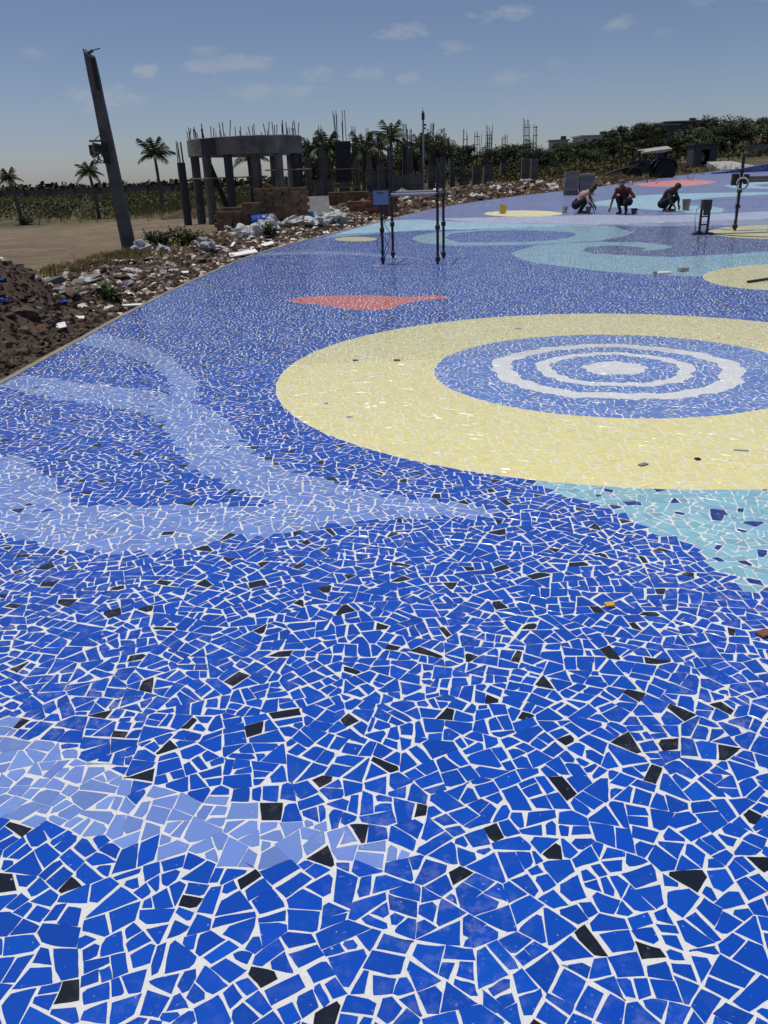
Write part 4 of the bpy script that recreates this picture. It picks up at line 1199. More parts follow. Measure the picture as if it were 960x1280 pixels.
# ------------------------------------------------------------------ steel frames on the plaza
def knuckled(mb, base, h, r=.027, knots=()):
    x, y, z = base
    mb.tube([(x, y, z - .01), (x, y, z + h)], r, 10)
    for k in (.09,) + tuple(knots):
        mb.lathe([(r, k - .05), (r * 1.75, k - .035), (r * 1.75, k + .035), (r, k + .05)], 10, c=(x, y, z))
def meter_frame():
    pts = [(.15, 16.2), (.37, 17.2), (1.19, 15.88), (1.38, 16.85)]
    o = empty('meter_frame', (.77, 16.5, zp(.77, 16.5)), 0, 'black four-post steel frame with a blue panel box and crossbars', 'frame')
    ox, oy, oz = o.location
    H_ = [1.62, 1.62, 1.86, 1.86]
    for (x, y), h, kn in zip(pts, H_, ((.62,), (.66,), (.66, 1.22), (.66, 1.2))):
        mb = MB(); knuckled(mb, (x - ox, y - oy, zp(x, y) - oz), h, .026, kn); mb.build('post', 'black_steel', o)
    def bar(a, b, z, r=.022, mt='galvanised', nm='crossbar'):
        mb = MB(); mb.tube([(a[0] - ox, a[1] - oy, z), (b[0] - ox, b[1] - oy, z)], r, 8); mb.build(nm, mt, o)
    bar(pts[0], pts[2], 1.24, .026); bar(pts[1], pts[3], 1.27, .02); bar(pts[0], pts[1], 1.24, .024, 'black_steel'); bar(pts[2], pts[3], 1.25, .024, 'black_steel')
    x, y = pts[0]
    mb = MB(); mb.box((x - ox, y - oy - .08, 1.20), (.33, .10, .29), rz=-.12); b = mb.build('panel_box', 'black_steel', o)
    mb = MB(); mb.box((x - ox - .006, y - oy - .135, 1.20), (.29, .012, .25), rz=-.12); mb.build('panel_face', 'panel_blue', b)
    mb = MB(); mb.box((x - ox - .02, y - oy - .143, 1.285), (.13, .006, .018), rz=-.12); mb.build('nameplate', 'hut_grey', b)
    mb = MB()
    for k, (dx, dy) in enumerate([(.05, .1), (.10, .25), (-.04, -.02)]):
        p = [(x - ox + dx, y - oy + dy, 1.05)]
        for j in range(1, 9): p.append((x - ox + dx + .07 * math.sin(j * 1.3 + k * 2), y - oy + dy + .03 * math.cos(j), 1.05 - j * .125))
        mb.tube(p, .006, 5)
    mb.build('cable', 'black_steel', o)
meter_frame()
def right_frame():
    bx, by = 8.85, 20.69; g = zp(bx, by)
    o = empty('post_frame', (bx, by, g), 0, 'black steel post with socket box, cable coil and long crossbar', 'frame')
    mb = MB(); knuckled(mb, (0, 0, 0), 1.72, .035, (.55, .9, 1.35)); mb.build('post', 'black_steel', o)
    mb = MB(); knuckled(mb, (1.6, -.3, zp(bx + 1.6, by - .3) - g), 1.72, .035, (.55, .9)); mb.build('post', 'black_steel', o)
    mb = MB(); mb.tube([(0, 0, 1.19), (1.6, -.3, 1.17)], .04, 8); mb.tube([(0, .1, 1.12), (1.6, -.2, 1.10)], .03, 8); mb.build('crossbar', 'hut_grey', o)
    mb = MB(); mb.box((-.16, -.04, 1.16), (.15, .1, .26)); mb.box((.1, -.05, 1.16), (.1, .08, .22)); mb.build('socket_box', 'black_steel', o)
    mb = MB()
    for k in range(3):
        mb.tube([(.0 + (.13 + k * .008) * math.cos(t * .314), -.09 - k * .012, 1.07 + (.12 + k * .008) * math.sin(t * .314)) for t in range(21)], .011, 6)
    mb.build('cable_coil', 'white_plastic', o)
    mb = MB(); mb.tube([(-.06, -.08, 1.0), (-.09, -.06, .6), (-.05, -.06, .3), (-.12, -.05, .02)], .008, 5); mb.build('hanging_cable', 'white_plastic', o)
right_frame()
def stand():
    bx, by = 7.79, 19.98; g = zp(bx, by)
    o = empty('machine_stand', (bx, by, g), -.1, 'small black upright machine on a flat base next to the yellow disc', 'machine')
    mb = MB(); mb.box((0, 0, .02), (.44, .22, .04)); mb.box((-.08, 0, .05), (.1, .16, .05)); mb.build('base_plate', 'black_steel', o)
    for x in (-.08, .10):
        mb = MB(); mb.box((x, 0, .4), (.045, .05, .74)); mb.build('upright', 'black_steel', o)
    for z in (.22, .40):
        mb = MB(); mb.box((.01, 0, z), (.20, .03, .03)); mb.build('rung', 'black_steel', o)
    mb = MB(); mb.box((.01, -.04, .66), (.2, .16, .22)); mb.lathe([(.02, -.1), (.055, -.1), (.06, .08), (.03, .1)], 12, c=(.0, -.07, .53)); mb.build('motor', 'hut_grey', o)
    mb = MB(); mb.tube([(-.08, .0, .66), (-.2, 0, .55), (-.21, -.02, .3), (-.17, -.02, .05)], .008, 5); mb.build('cable', 'black_steel', o)
stand()
def cable(pts, label, r=.009):
    P = []
    pts = chaikin(pts, 3)
    mb = MB(); mb.tube([(x, y, zp(x, y) + .004 + r) for x, y in pts], r, 6)
    o = mb.build('cable', 'black_steel', smooth=True); tag(o, label, 'cable')
cable([(7.95, 19.9), (8.3, 19.2), (8.9, 18.6), (9.6, 18.3), (11.5, 17.6)], 'black cable running from the machine stand across the indigo tiles')
cable([(8.0, 20.0), (8.5, 19.8), (9.2, 19.9), (10.0, 19.6), (11.5, 19.3)], 'black cable lying across the yellow disc by the post')
cable([(7.9, 20.1), (8.2, 20.9), (8.6, 21.3), (8.78, 20.75)], 'thin cable looping from the machine to the post foot', .007)
mb = MB(); mb.box((0, 0, .05), (.09, .09, .1)); mb.box((0, 0, .11), (.05, .05, .03))
tag(mb.build('plug_box', 'black_steel', loc=(9.55, 20.3, zp(9.55, 20.3))), 'small black plug box on the yellow disc beside the post', 'box')

# ------------------------------------------------------------------ tile cartons
bm = bmesh.new(); bmesh.ops.create_cube(bm, size=1)
for v in bm.verts: v.co = Vector((v.co.x * .62, v.co.y * .45, v.co.z * .098))
bmesh.ops.bevel(bm, geom=bm.edges[:], offset=.008, segments=1, affect='EDGES')
CART = bpy.data.meshes.new('carton'); bm.to_mesh(CART); bm.free(); CART.materials.append(MATS['carton']); 
CART2 = CART.copy(); CART2.materials.clear(); CART2.materials.append(MATS['carton_edge'])
for (x, y, n, nm) in [(8.98, 39.0, 10, 'taller'), (9.65, 38.9, 9, 'shorter')]:
    for k in range(n):
        me = CART2 if (k == n - 1 and nm == 'shorter') or rr.random() < .12 else CART
        o = link('carton', me, None, (x + rr.gauss(0, .012), y + rr.gauss(0, .012), zp(x, y) + .003 + .05 + k * .099), (0, 0, -.12 + rr.gauss(0, .02)))
        tag(o, 'flat brown tile carton in the %s of the two stacks behind the workers' % nm, 'carton', 'tile cartons, %s stack' % nm)

# ------------------------------------------------------------------ buckets and bits on the floor
def bucket(x, y, r, h, matn, label, inner=None):
    o = empty('bucket', (x, y, zp(x, y) + .004), 0, label, 'bucket')
    mb = MB(); mb.lathe([(r * .78, 0), (r * .80, .01), (r, h), (r * 1.06, h), (r * 1.06, h - .03), (r * 1.0, h - .03), (r * .96, h - .01), (r * .76, .03)], 18)
    mb.build('body', matn, o, smooth=False)
    mb = MB(); mb.tube([(r * 1.04 * math.cos(t * .314), -.02 + -.1 * math.sin(t * .314), h - .02 - .08 * math.sin(t * .314)) for t in range(11)], .005, 5); mb.build('handle', 'galvanised', o)
    return o
bucket(6.40, 28.6, .11, .19, 'white_plastic', 'small white bucket beside the worker in the pink shirt')
bucket(10.18, 27.75, .13, .34, 'bucket_tan', 'brown mortar bucket beside the worker in the brown shirt')
bucket(7.06, 28.0, .09, .2, 'grey_plastic', 'small grey pail at the hands of the worker in pink')
bucket(8.30, 27.1, .10, .16, 'hut_grey', 'dark blue grey pail beside the worker in the maroon shirt')
def canister():
    x, y = 4.42, 29.2
    o = empty('canister', (x, y, zp(x, y) + .004), .2, 'yellow plastic canister standing on the pale yellow disc', 'canister')
    bm = bmesh.new(); bmesh.ops.create_cube(bm, size=1)
    for v in bm.verts: v.co = Vector((v.co.x * .22, v.co.y * .15, v.co.z * .26 + .13))
    bmesh.ops.bevel(bm, geom=bm.edges[:], offset=.03, segments=2, affect='EDGES')
    me = bpy.data.meshes.new('body'); bm.to_mesh(me); bm.free(); me.materials.append(MATS['yellow_plastic']); link('body', me, o)
    mb = MB(); mb.lathe([(.025, .25), (.025, .30), (.02, .305)], 10, c=(-.06, 0, 0)); mb.build('cap', 'bucket_tan', o)
    mb = MB(); mb.tube([(-.01, 0, .25), (.0, 0, .30), (.07, 0, .30), (.08, 0, .25)], .012, 6); mb.build('handle', 'yellow_plastic', o)
canister()
def bit(name, size, x, y, rz, matn, label, cat):
    return slab_obj(name, size, (x, y, zp(x, y) + .004 + size[2] / 2), (0, 0, rz), matn, label, cat, None, min(size) * .2)
bit('carton', (.16, .13, .07), 5.03, 13.55, .2, 'concrete_pale', 'small pale box on the cyan band near the larger yellow disc', 'box')
bit('tile_pack', (.2, .1, .035), 4.62, 13.25, .1, 'white_board', 'low white tile pack lying at the cyan band border', 'tile pack')
bit('tile_pack', (.09, .05, .05), 4.5, 13.3, .6, 'concrete_pale', 'small grey lump beside the low white tile pack', 'lump')
bit('paper_scrap', (.12, .05, .008), .02, 15.9, .1, 'white_board', 'white paper scrap on blue tiles near the meter frame', 'scrap')
mb = MB(); mb.lathe([(.028, 0), (.034, .002), (.034, .008), (.026, .010), (.024, .006), (.0, .005)], 20)
tag(mb.build('drain_cap', 'brick_red', loc=(.17, 7.49, .004)), 'small round reddish brown cap set on the big yellow ring', 'cap')
bit('tile_offcut', (.05, .03, .008), -.22, 7.55, .1, 'stone_brown', 'tiny brown offcut lying on the big yellow ring', 'offcut')
def px_bits():
    for (x, y, s, m_, lb) in [(1.52, 4.39, (.06, .03, .006), 'stone_grey', 'grey chip on the big yellow ring near its lower rim'), (1.86, 4.45, (.03, .03, .008), 'black_steel', 'black chip on the big yellow ring near its lower rim'),
                              (.88, 2.77, (.035, .03, .012), 'yellow_plastic', 'yellow tile chip lying loose on the royal blue tiles'), (1.38, 2.52, (.05, .04, .012), 'brick_red', 'brown tile chip lying loose on the royal blue tiles'),
                              (5.6, 12.04, (.5, .05, .03), 'black_steel', 'dark bar lying on the larger yellow disc')]:
        bit('tile_chip', s, x, y, rr.uniform(0, .6), m_, lb, 'chip')
px_bits()

# ------------------------------------------------------------------ tractor with boom beyond the back edge
def tractor():
    x0, y0 = 17.75, 55.6; g = gz(x0, y0)
    o = empty('tractor', (x0, y0, g), R(-3), 'dark tractor with pale canopy and a long boom lowered to the ground', 'tractor')
    # nose points to -x
    mb = MB()
    mb.box((-.62, 0, .98), (1.25, .50, .46)); mb.box((-1.26, 0, .95), (.06, .46, .40)); mb.box((-.6, 0, 1.23), (1.1, .4, .05))
    mb.build('bonnet', 'tractor_paint', o)
    mb = MB(); mb.box((-.1, 0, .66), (2.0, .36, .3)); mb.box((.75, 0, .72), (.7, .5, .42)); mb.tube([(.85, -.75, .68), (.85, .75, .68)], .09, 8); mb.tube([(-1.05, -.6, .46), (-1.05, .6, .46)], .06, 8)
    mb.box((-1.05, 0, .52), (.2, .3, .3))
    mb.build('chassis', 'tractor_paint', o)
    def wheel(x, y, r, w):
        t = MB(); n = 24
        t.lathe([(r * .55, -w / 2), (r * .9, -w / 2), (r, -w * .36), (r, w * .36), (r * .9, w / 2), (r * .55, w / 2)], n, c=(x, y, r - .03), axis=(0, 1, 0))
        for k in range(18):
            a = 2 * math.pi * k / 18
            for s in (-1, 1):
                c = Vector((x + (r + .01) * math.cos(a + s * .06), y + s * w * .24, r - .03 + (r + .01) * math.sin(a + s * .06)))
                t.box(c, (.07, w * .46, .05), rot=Matrix.Rotation(-a + math.pi / 2, 3, 'Y') @ Matrix.Rotation(s * .4, 3, 'Z'))
        wh = t.build('wheel', 'rubber', o)
        m2 = MB(); s = 1 if y > 0 else -1
        m2.lathe([(r * .56, -w * .3), (r * .5, -w * .1), (r * .25, -w * .05), (r * .2, w * .15), (.01, w * .15)], 18, c=(x, y, r - .03), axis=(0, s, 0))
        m2.build('rim', 'rim', wh)
    for s in (-1, 1):
        wheel(.85, s * .68, .64, .36); wheel(-1.05, s * .62, .46, .24)
        m2 = MB(); n = 9
        for k in range(n):
            a = R(20 + k * 17)
            m2.box((.85 + .72 * math.cos(a), s * .66, .61 + .72 * math.sin(a)), (.03, .42, .24), rot=Matrix.Rotation(-a, 3, 'Y'))
        m2.build('mudguard', 'tractor_paint', o)
    mb = MB(); mb.box((.75, 0, 1.12), (.45, .46, .12)); mb.box((.95, 0, 1.36), (.1, .44, .42)); mb.build('seat', 'rubber', o)
    mb = MB(); mb.tube([(.05, 0, 1.1), (.28, 0, 1.42)], .03, 6); mb.tube([(.28 + .12 * math.cos(t * .42) * .6, .2 * math.sin(t * .42), 1.42 + .12 * math.cos(t * .42)) for t in range(16)], .016, 6); mb.build('steering_wheel', 'black_steel', o)
    mb = MB()
    for (ax, ay) in ((.55, -.3), (.55, .3), (.75, -.3), (.75, .3)): mb.tube([(ax, ay, 1.1), (ax - .05, ay, 1.72)], .05, 6)
    mb.box((.58, 0, 1.45), (.34, .7, .5))
    mb.build('canopy_post', 'tractor_paint', o)
    mb = MB(); bmv = [(-.75, 1.70), (-.75, 1.80), (.6, 1.93), (1.1, 1.97), (1.1, 1.86), (.6, 1.76)]
    k = len(bmv)
    vs_ = [(x, -.62, z) for x, z in bmv] + [(x, .62, z) for x, z in bmv]
    mb.add(vs_, [tuple(range(k)), tuple(reversed(range(k, 2 * k)))] + [(i, k + i, k + (i + 1) % k, (i + 1) % k) for i in range(k)])
    cn = mb.build('canopy', 'tractor_roof', o); cn.rotation_euler = (R(8), 0, 0)
    mb = MB(); mb.box((-.72, 0, 1.70), (.36, 1.2, .22)); mb.build('canopy_visor', 'formwork', o)
    mb = MB(); mb.tube([(-.6, .18, 1.2), (-.6, .18, 1.6)], .035, 8); mb.tube([(-.6, .18, 1.58), (-.66, .18, 1.66)], .03, 8); mb.build('exhaust', 'rust_steel', o)
    mb = MB(); mb.tube([(-.3, -.42, 1.05), (-2.0, -.3, .72), (-3.55, -.15, .16)], [.075, .065, .05], 8); mb.tube([(-.3, .42, 1.05), (-2.0, .3, .72), (-3.5, .15, .18)], [.07, .06, .05], 8)
    mb.box((-3.65, 0, .10), (.4, .55, .24), rz=0); mb.box((-2.0, 0, .72), (.1, .7, .1)); mb.box((-1.5, 0, .72), (.5, .5, .22)); mb.build('boom', 'black_steel', o)
tractor()

# ------------------------------------------------------------------ blue parapet, slab, hut, houses
def parapet():
    n = 40; mb = MB(); vs_ = []; fs = []
    o = empty('blue_wall', (26.5, 61, gz(26.5, 61)), 0, 'low royal blue tiled parapet rising from the back of the plaza', 'wall')
    pts = []
    for i in range(n + 1):
        u = i / n
        pts.append((23.0 + 22 * u, 58.6 + 2.6 * math.sin(u * 1.6) + 2 * u, .04 + .62 * float(sstep(u * 3.0)) ** .8))
    for x, y, h in pts:
        z = zp(x, y)
        for dx, zz in ((0, z - .2), (0, z + h), (.22, z + h), (.22, z - .2)): vs_.append((x - 26.5, y + dx - 61, zz - o.location.z))
    for i in range(n):
        for k in range(4): fs.append((i * 4 + k, (i + 1) * 4 + k, (i + 1) * 4 + (k + 1) % 4, i * 4 + (k + 1) % 4))
    fs += [(0, 1, 2, 3), (n * 4 + 3, n * 4 + 2, n * 4 + 1, n * 4)]
    mb.add(vs_, [f[::-1] for f in fs], 0, (.006, .022, .30))
    mb.build('tiled_face', 'glazed_tile_distant', o)
    mb = MB()
    for i in range(n):
        (x0, y0, h0), (x1, y1, h1) = pts[i], pts[i + 1]
        z0, z1 = zp(x0, y0) + h0, zp(x1, y1) + h1
        mb.add([(x0 - 26.5, y0 - .03 - 61, z0 - o.location.z + .002), (x1 - 26.5, y1 - .03 - 61, z1 - o.location.z + .002), (x1 - 26.5, y1 + .25 - 61, z1 - o.location.z + .002), (x0 - 26.5, y0 + .25 - 61, z0 - o.location.z + .002),
                (x0 - 26.5, y0 - .03 - 61, z0 - o.location.z + .03), (x1 - 26.5, y1 - .03 - 61, z1 - o.location.z + .03), (x1 - 26.5, y1 + .25 - 61, z1 - o.location.z + .03), (x0 - 26.5, y0 + .25 - 61, z0 - o.location.z + .03)],
               [(3, 2, 1, 0), (4, 5, 6, 7), (0, 1, 5, 4), (2, 3, 7, 6)], 0, (.006, .022, .30))
    mb.build('coping', 'glazed_tile_distant', o)
parapet()
def slab():
    mb = MB()
    P = [(27.2, 67.5), (30.6, 67.6), (31.4, 76), (29.3, 76)]
    Z = [gz(x, y) + (.14 if i < 2 else .5) for i, (x, y) in enumerate(P)]
    mb.add([(x, y, z - 1.2) for (x, y), z in zip(P, Z)] + [(x, y, z) for (x, y), z in zip(P, Z)], [(3, 2, 1, 0), (4, 5, 6, 7), (0, 1, 5, 4), (1, 2, 6, 5), (2, 3, 7, 6), (3, 0, 4, 7)])
    tag(mb.build('concrete_ramp', 'concrete_pale'), 'pale concrete ramp slab on the slope behind the blue parapet', 'ramp')
slab()
def hut():
    x, y = 30.3, 80; g = gz(x, y)
    o = empty('hut', (x, y, g), 0, 'small dark grey hut with an open doorway under the trees', 'hut')
    W, H_, D = 2.0, 1.85, 1.8
    for nm, c, s in [('wall', (-.68, -D / 2, H_ / 2 - .1), (.64, .14, H_ + .2)), ('wall', (.68, -D / 2, H_ / 2 - .1), (.64, .14, H_ + .2)), ('wall', (-W / 2, 0, H_ / 2 - .1), (.14, D - .15, H_ + .2)),
                     ('wall', (W / 2, 0, H_ / 2 - .1), (.14, D - .15, H_ + .2)), ('wall', (0, D / 2, H_ / 2 - .1), (W, .14, H_ + .2)), ('roof', (0, 0, H_ + .06), (W + .3, D + .4, .1)), ('lintel', (0, -D / 2, H_ - .2), (.72, .13, .38))]:
        mb = MB(); mb.box(c, s); mb.build(nm, 'hut_grey', o)
    mb = MB(); mb.box((0, -.2, .75), (.3, .3, .5)); mb.lathe([(.02, .95), (.12, 1.0), (.14, 1.12), (.1, 1.25), (.02, 1.3)], 10); mb.build('water_tank', 'concrete_pale', o)
hut()
def house(x, y, w, h, d, rz, label, roofm, wallm='wall_paint', win=4, storeys=1, z=None):
    g = gz(x, y) if z is None else z
    o = empty('house', (x, y, g), rz, label, 'house', 'houses on the ridge')
    mb = MB(); mb.box((0, 0, h / 2 - 2.5), (w, d, h + 5)); mb.build('wall', wallm, o)
    mb = MB(); mb.box((0, 0, h + .12), (w + .6, d + .6, .24)); r = mb.build('roof', roofm, o)
    mb = MB(); mb.box((w * .28, 0, h + .55), (1.0, 1.0, .7)); mb.build('roof_tank', 'hut_grey', r)
    for s in range(storeys):
        for i in range(win):
            mb = MB(); mb.box(((i + .5) / win * w - w / 2, -d / 2 - .01, (s + .55) * h / storeys), (w / win * .4, .12, h / storeys * .42)); f = mb.build('window', 'window_dark', o)
            mb = MB(); mb.box(((i + .5) / win * w - w / 2, -d / 2 - .06, (s + .31) * h / storeys), (w / win * .5, .2, .1)); mb.build('sill', wallm, f)
house(42.5, 168, 6.5, 1.9, 5, .1, 'long low house with pale blue sheet roof on the ridge', 'roof_blue', win=4, z=5.5)
house(37.5, 176, 3.4, 2.2, 4, -.1, 'small pale house with flat roof left of the blue roofed one', 'roof_grey', win=2, z=4.9)
house(60.0, 186, 7.5, 2.6, 6, .05, 'long grey flat roofed house among the ridge trees', 'roof_grey', 'hut_grey', win=4, z=7.0)
house(67.5, 192, 8.5, 3.8, 7, .1, 'taller flat roofed house highest on the wooded ridge', 'roof_grey', 'wall_dark', win=4, storeys=2, z=6.6)
def long_wall():
    x0, y0, x1, y1 = -70, 128, -30, 132
    o = empty('compound_wall', (-50, 130, gz(-50, 130)), math.atan2(y1 - y0, x1 - x0), 'long dark compound wall far across the scrub field', 'wall')
    mb = MB(); mb.box((0, 0, .35), (41, .25, 1.5)); mb.build('wall_face', 'concrete', o)
    for i in range(12):
        mb = MB(); mb.box((-20 + i * 3.6, -.15, .4), (.35, .2, 1.7)); mb.build('pier', 'wall_dark', o)
    mb = MB(); mb.box((0, 0, 1.16), (41.2, .4, .1)); mb.build('coping', 'hut_grey', o)
long_wall()
def stone_wall():
    o = empty('retaining_wall', (44.5, 96, gz(44.5, 96) - .5), .1, 'grey stone retaining wall on the hillside below the trees', 'wall')
    mb = MB(); mb.box((0, 0, .6), (7, .5, 1.8)); mb.build('wall_face', 'beam_concrete', o)
    mb = MB(); mb.box((0, 0, 1.56), (7.2, .6, .12)); mb.build('coping', 'concrete', o)
stone_wall()

def soil_heap():
    mb = MB(); nx, ny = 36, 14; vs_ = []
    for i in range(nx + 1):
        for j in range(ny + 1):
            u, v = i / nx * 2 - 1, j / ny * 2 - 1
            x, y = -6.9 + 2.6 * u, 37.5 + 1.1 * v
            h = max(0, 1 - u * u) * max(0, 1 - v * v) * (.42 + .5 * fbm(x * 1.2, y * 1.2, 4, 4))
            vs_.append((x, y, gz(x, y) - .06 + max(0, h)))
    mb.add(vs_, [(i * (ny + 1) + j, (i + 1) * (ny + 1) + j, (i + 1) * (ny + 1) + j + 1, i * (ny + 1) + j + 1) for i in range(nx) for j in range(ny)])
    tag(mb.build('soil_heap', 'soil'), 'low dark heap of dug soil behind the lone column', 'heap')
soil_heap()

# ------------------------------------------------------------------ trees
def crown_mesh(seed, n=3200, flat=.8, lumps=16, leaf=.046):
    r = random.Random(seed); mb = MB()
    cl = []
    for _ in range(lumps):
        a = r.uniform(0, 6.28); q = r.random() ** .5 * .72
        cl.append((Vector((q * math.cos(a), q * math.sin(a), r.uniform(-.75, .8) * flat * (1 - .45 * q))), r.uniform(.20, .42), r.uniform(.5, 1.7)))
    for _ in range(n):
        c, rad, k = r.choice(cl)
        d = Vector((r.gauss(0, 1), r.gauss(0, 1), r.gauss(0, 1))).normalized()
        p = c + d * rad * (r.random() ** .35)
        if r.random() < .05: p += d * rad * r.uniform(.1, .45)
        nrm = (d + Vector((r.gauss(0, .6), r.gauss(0, .6), r.gauss(.3, .6)))).normalized()
        t = nrm.orthogonal().normalized(); t.rotate(Matrix.Rotation(r.uniform(0, 6.28), 3, nrm)); b = nrm.cross(t)
        l = leaf * r.uniform(.6, 1.5); w = l * r.uniform(.45, .8)
        kk = k * r.uniform(.7, 1.3); col = (kk * r.uniform(.85, 1.2), kk, kk * r.uniform(.7, 1.1))
        mb.add([tuple(p - t * l), tuple(p + b * w), tuple(p + t * l), tuple(p - b * w)], [(0, 1, 2, 3)], 0, col)
    return mb.mesh('crown', 'leaf')
def trunk_mesh(seed):
    r = random.Random(seed); mb = MB()
    mb.tube([(0, 0, -.08), (r.uniform(-.02, .02), 0, .25), (r.uniform(-.04, .04), r.uniform(-.03, .03), .55)], [.045, .035, .028], 7)
    for _ in range(5):
        a = r.uniform(0, 6.28); q = r.uniform(.2, .38)
        mb.tube([(0, 0, r.uniform(.3, .5)), (q * .5 * math.cos(a), q * .5 * math.sin(a), .62), (q * math.cos(a), q * math.sin(a), r.uniform(.7, .9))], [.022, .015, .006], 5)
    return mb.mesh('trunk', 'bark')
CROWNS = [crown_mesh(100 + i, flat=f) for i, f in enumerate((.8, .95, .7, .85, 1.1))]
CROWN_SP = [crown_mesh(120 + i, 1100, .8, 10, .05) for i in range(2)]
TRUNKS = [trunk_mesh(140 + i) for i in range(4)]
tr_ = random.Random(5)
def tree(x, y, ztop, wid, label, group, sparse=False, clear=.3):
    g = gz(x, y); h = max(1.5, ztop - g)
    o = empty('tree', (x, y, g), tr_.uniform(0, 6.28), label, 'tree', group)
    link('trunk', tr_.choice(TRUNKS), o, (0, 0, 0), None, (h * .9, h * .9, h * .95))
    cz = h * (1 + clear) / 2; rz_ = h * (1 - clear) / 2 * 1.08
    link('crown', tr_.choice(CROWN_SP if sparse else CROWNS), o, (0, 0, cz), None, (wid, wid * tr_.uniform(.85, 1.1), rz_ * .93))
    return o
for i, (x, y, z) in enumerate(TREES):
    if i in (20, 21):
        tree(x, y, z, 1.75 if i == 20 else 1.55, ['tall rounded tree with clear trunk, wider of the two behind the tractor', 'tall rounded tree with clear trunk, slimmer of the two behind the tractor'][i - 20], 'pair of tall trees behind the tractor', clear=.42)
    elif x > 20: tree(x, y, z, tr_.uniform(1.5, 2.5) * (1.0 if y < 100 else 1.2), 'dark leafy tree in the belt on the rising ground behind the tractor', 'trees on the rising ground', clear=.12)
    elif i in (14, 15, 16): tree(x, y, z, 1.5, 'low yellowish green bushy tree in front of the tree belt', 'low bushy trees', True, clear=.05)
    else: tree(x, y, z, tr_.uniform(1.5, 2.2), 'dark leafy tree in the belt behind the unfinished columns', 'trees behind the columns', clear=.08)
# more of the belt, farther back
for i in range(34):
    x = tr_.uniform(-6, 62); y = 112 + tr_.uniform(0, 34) + max(0, x - 20) * .4
    tree(x, y, gz(x, y) + tr_.uniform(1.6, 3.4 if x < 34 else 4.6), tr_.uniform(1.4, 2.6), 'far dark tree in the wood behind the first row of trees', 'far trees in the wood', clear=.05)
def wood(name, n, xr, yr, hz, wz, label, leafs, mt='leaf', seed=3, dens=None, tone=(1, 1, 1), lf=(.08, .17)):
    r = random.Random(seed); mb = MB()
    for _ in range(n):
        x = r.uniform(*xr); y = r.uniform(*yr)
        if dens and not dens(x, y, r): continue
        g = gz(x, y); w = r.uniform(*wz); h = r.uniform(*hz); k = r.uniform(.5, 1.35)
        for _ in range(leafs):
            d = Vector((r.gauss(0, .5), r.gauss(0, .5), 0))
            p = Vector((x + d.x * w, y + d.y * w, g + h * r.random() ** .8 * max(.2, 1 - d.length * .45)))
            nrm = Vector((r.gauss(0, 1), r.gauss(0, 1), r.gauss(.4, .8))).normalized(); t = nrm.orthogonal().normalized(); b = nrm.cross(t)
            l = w * r.uniform(*lf); kk = k * r.uniform(.7, 1.3)
            mb.add([tuple(p - t * l), tuple(p + b * l * .7), tuple(p + t * l), tuple(p - b * l * .7)], [(0, 1, 2, 3)], 0, (kk * r.uniform(.9, 1.5) * tone[0], kk * tone[1], kk * .9 * tone[2]))
    o = mb.build(name, mt); tag(o, label, 'bushes', kind='stuff')
wood('scrub', 1500, (-48, -4), (46, 118), (.2, .85), (.5, 1.2), 'low dry green scrub covering the field beyond the bare ground', 46, seed=4, tone=(1.5, 1.25, 1.0), lf=(.035, .10))
wood('far_wood', 420, (-150, -8), (135, 190), (1.2, 2.6), (2.2, 4.2), 'thin dark line of trees on the flat horizon', 40, seed=6)
wood('undergrowth', 420, (-6, 24), (60, 84), (.4, 1.5), (.7, 1.4), 'dark undergrowth at the foot of the tree belt', 40, seed=8, tone=(1.7, 1.2, 1), lf=(.05, .12))
wood('undergrowth', 300, (20, 62), (86, 128), (.5, 1.6), (.8, 1.8), 'bushes on the slope under the hillside trees', 34, seed=9, dens=lambda x, y, r: y > 96 or x < 30 or r.random() < .25)
def grass(name, n, pts, label, hgt=(.12, .35), col=(1, 1, 1), seed=5):
    r = random.Random(seed); mb = MB()
    for _ in range(n):
        cx, cy, sx, sy = r.choice(pts); x = r.gauss(cx, sx); y = r.gauss(cy, sy)
        z = bank_z(x, y) if y < 30 and x > -12 else gz(x, y)
        h = r.uniform(*hgt); k = r.uniform(.6, 1.3)
        for _b in range(5):
            a = r.uniform(0, 6.28); l = Vector((math.cos(a), math.sin(a), 0)); w = Vector((-l.y, l.x, 0)) * r.uniform(.005, .012)
            p = Vector((x + r.gauss(0, .05), y + r.gauss(0, .05), z - .01)); e = p + l * h * r.uniform(.2, .7) + Vector((0, 0, h))
            m_ = p + (e - p) * .55 + Vector((0, 0, h * .1))
            mb.add([tuple(p - w), tuple(p + w), tuple(m_ + w * .7), tuple(e), tuple(m_ - w * .7)], [(0, 1, 2, 3, 4)], 0, tuple(c * k for c in col))
    o = mb.build(name, 'dry_grass'); tag(o, label, 'grass', kind='stuff')
grass('dry_grass', 1500, [(-6.4, 17.6, .7, .7), (-7.4, 16.2, .7, .7), (-5.6, 18.6, .6, .5), (-4.8, 21.6, .8, .5), (-6.3, 15.2, .5, .7)], 'dry straw coloured grass round the foot of the leaning pole', (.05, .19), (1.5, 1.45, 1.2))
grass('dry_grass', 1200, [(-12, 45, 4, 2), (-8.5, 46, 2.5, 2), (-6, 40, 1.5, 2), (12, 50.5, 2, 1.2), (-3, 50, 3, 3), (15, 60, 3, 2), (24, 66, 4, 3)], 'dry yellow grass fringe where the bare ground meets the scrub', (.25, .7), (.8, .9, .8), 6)
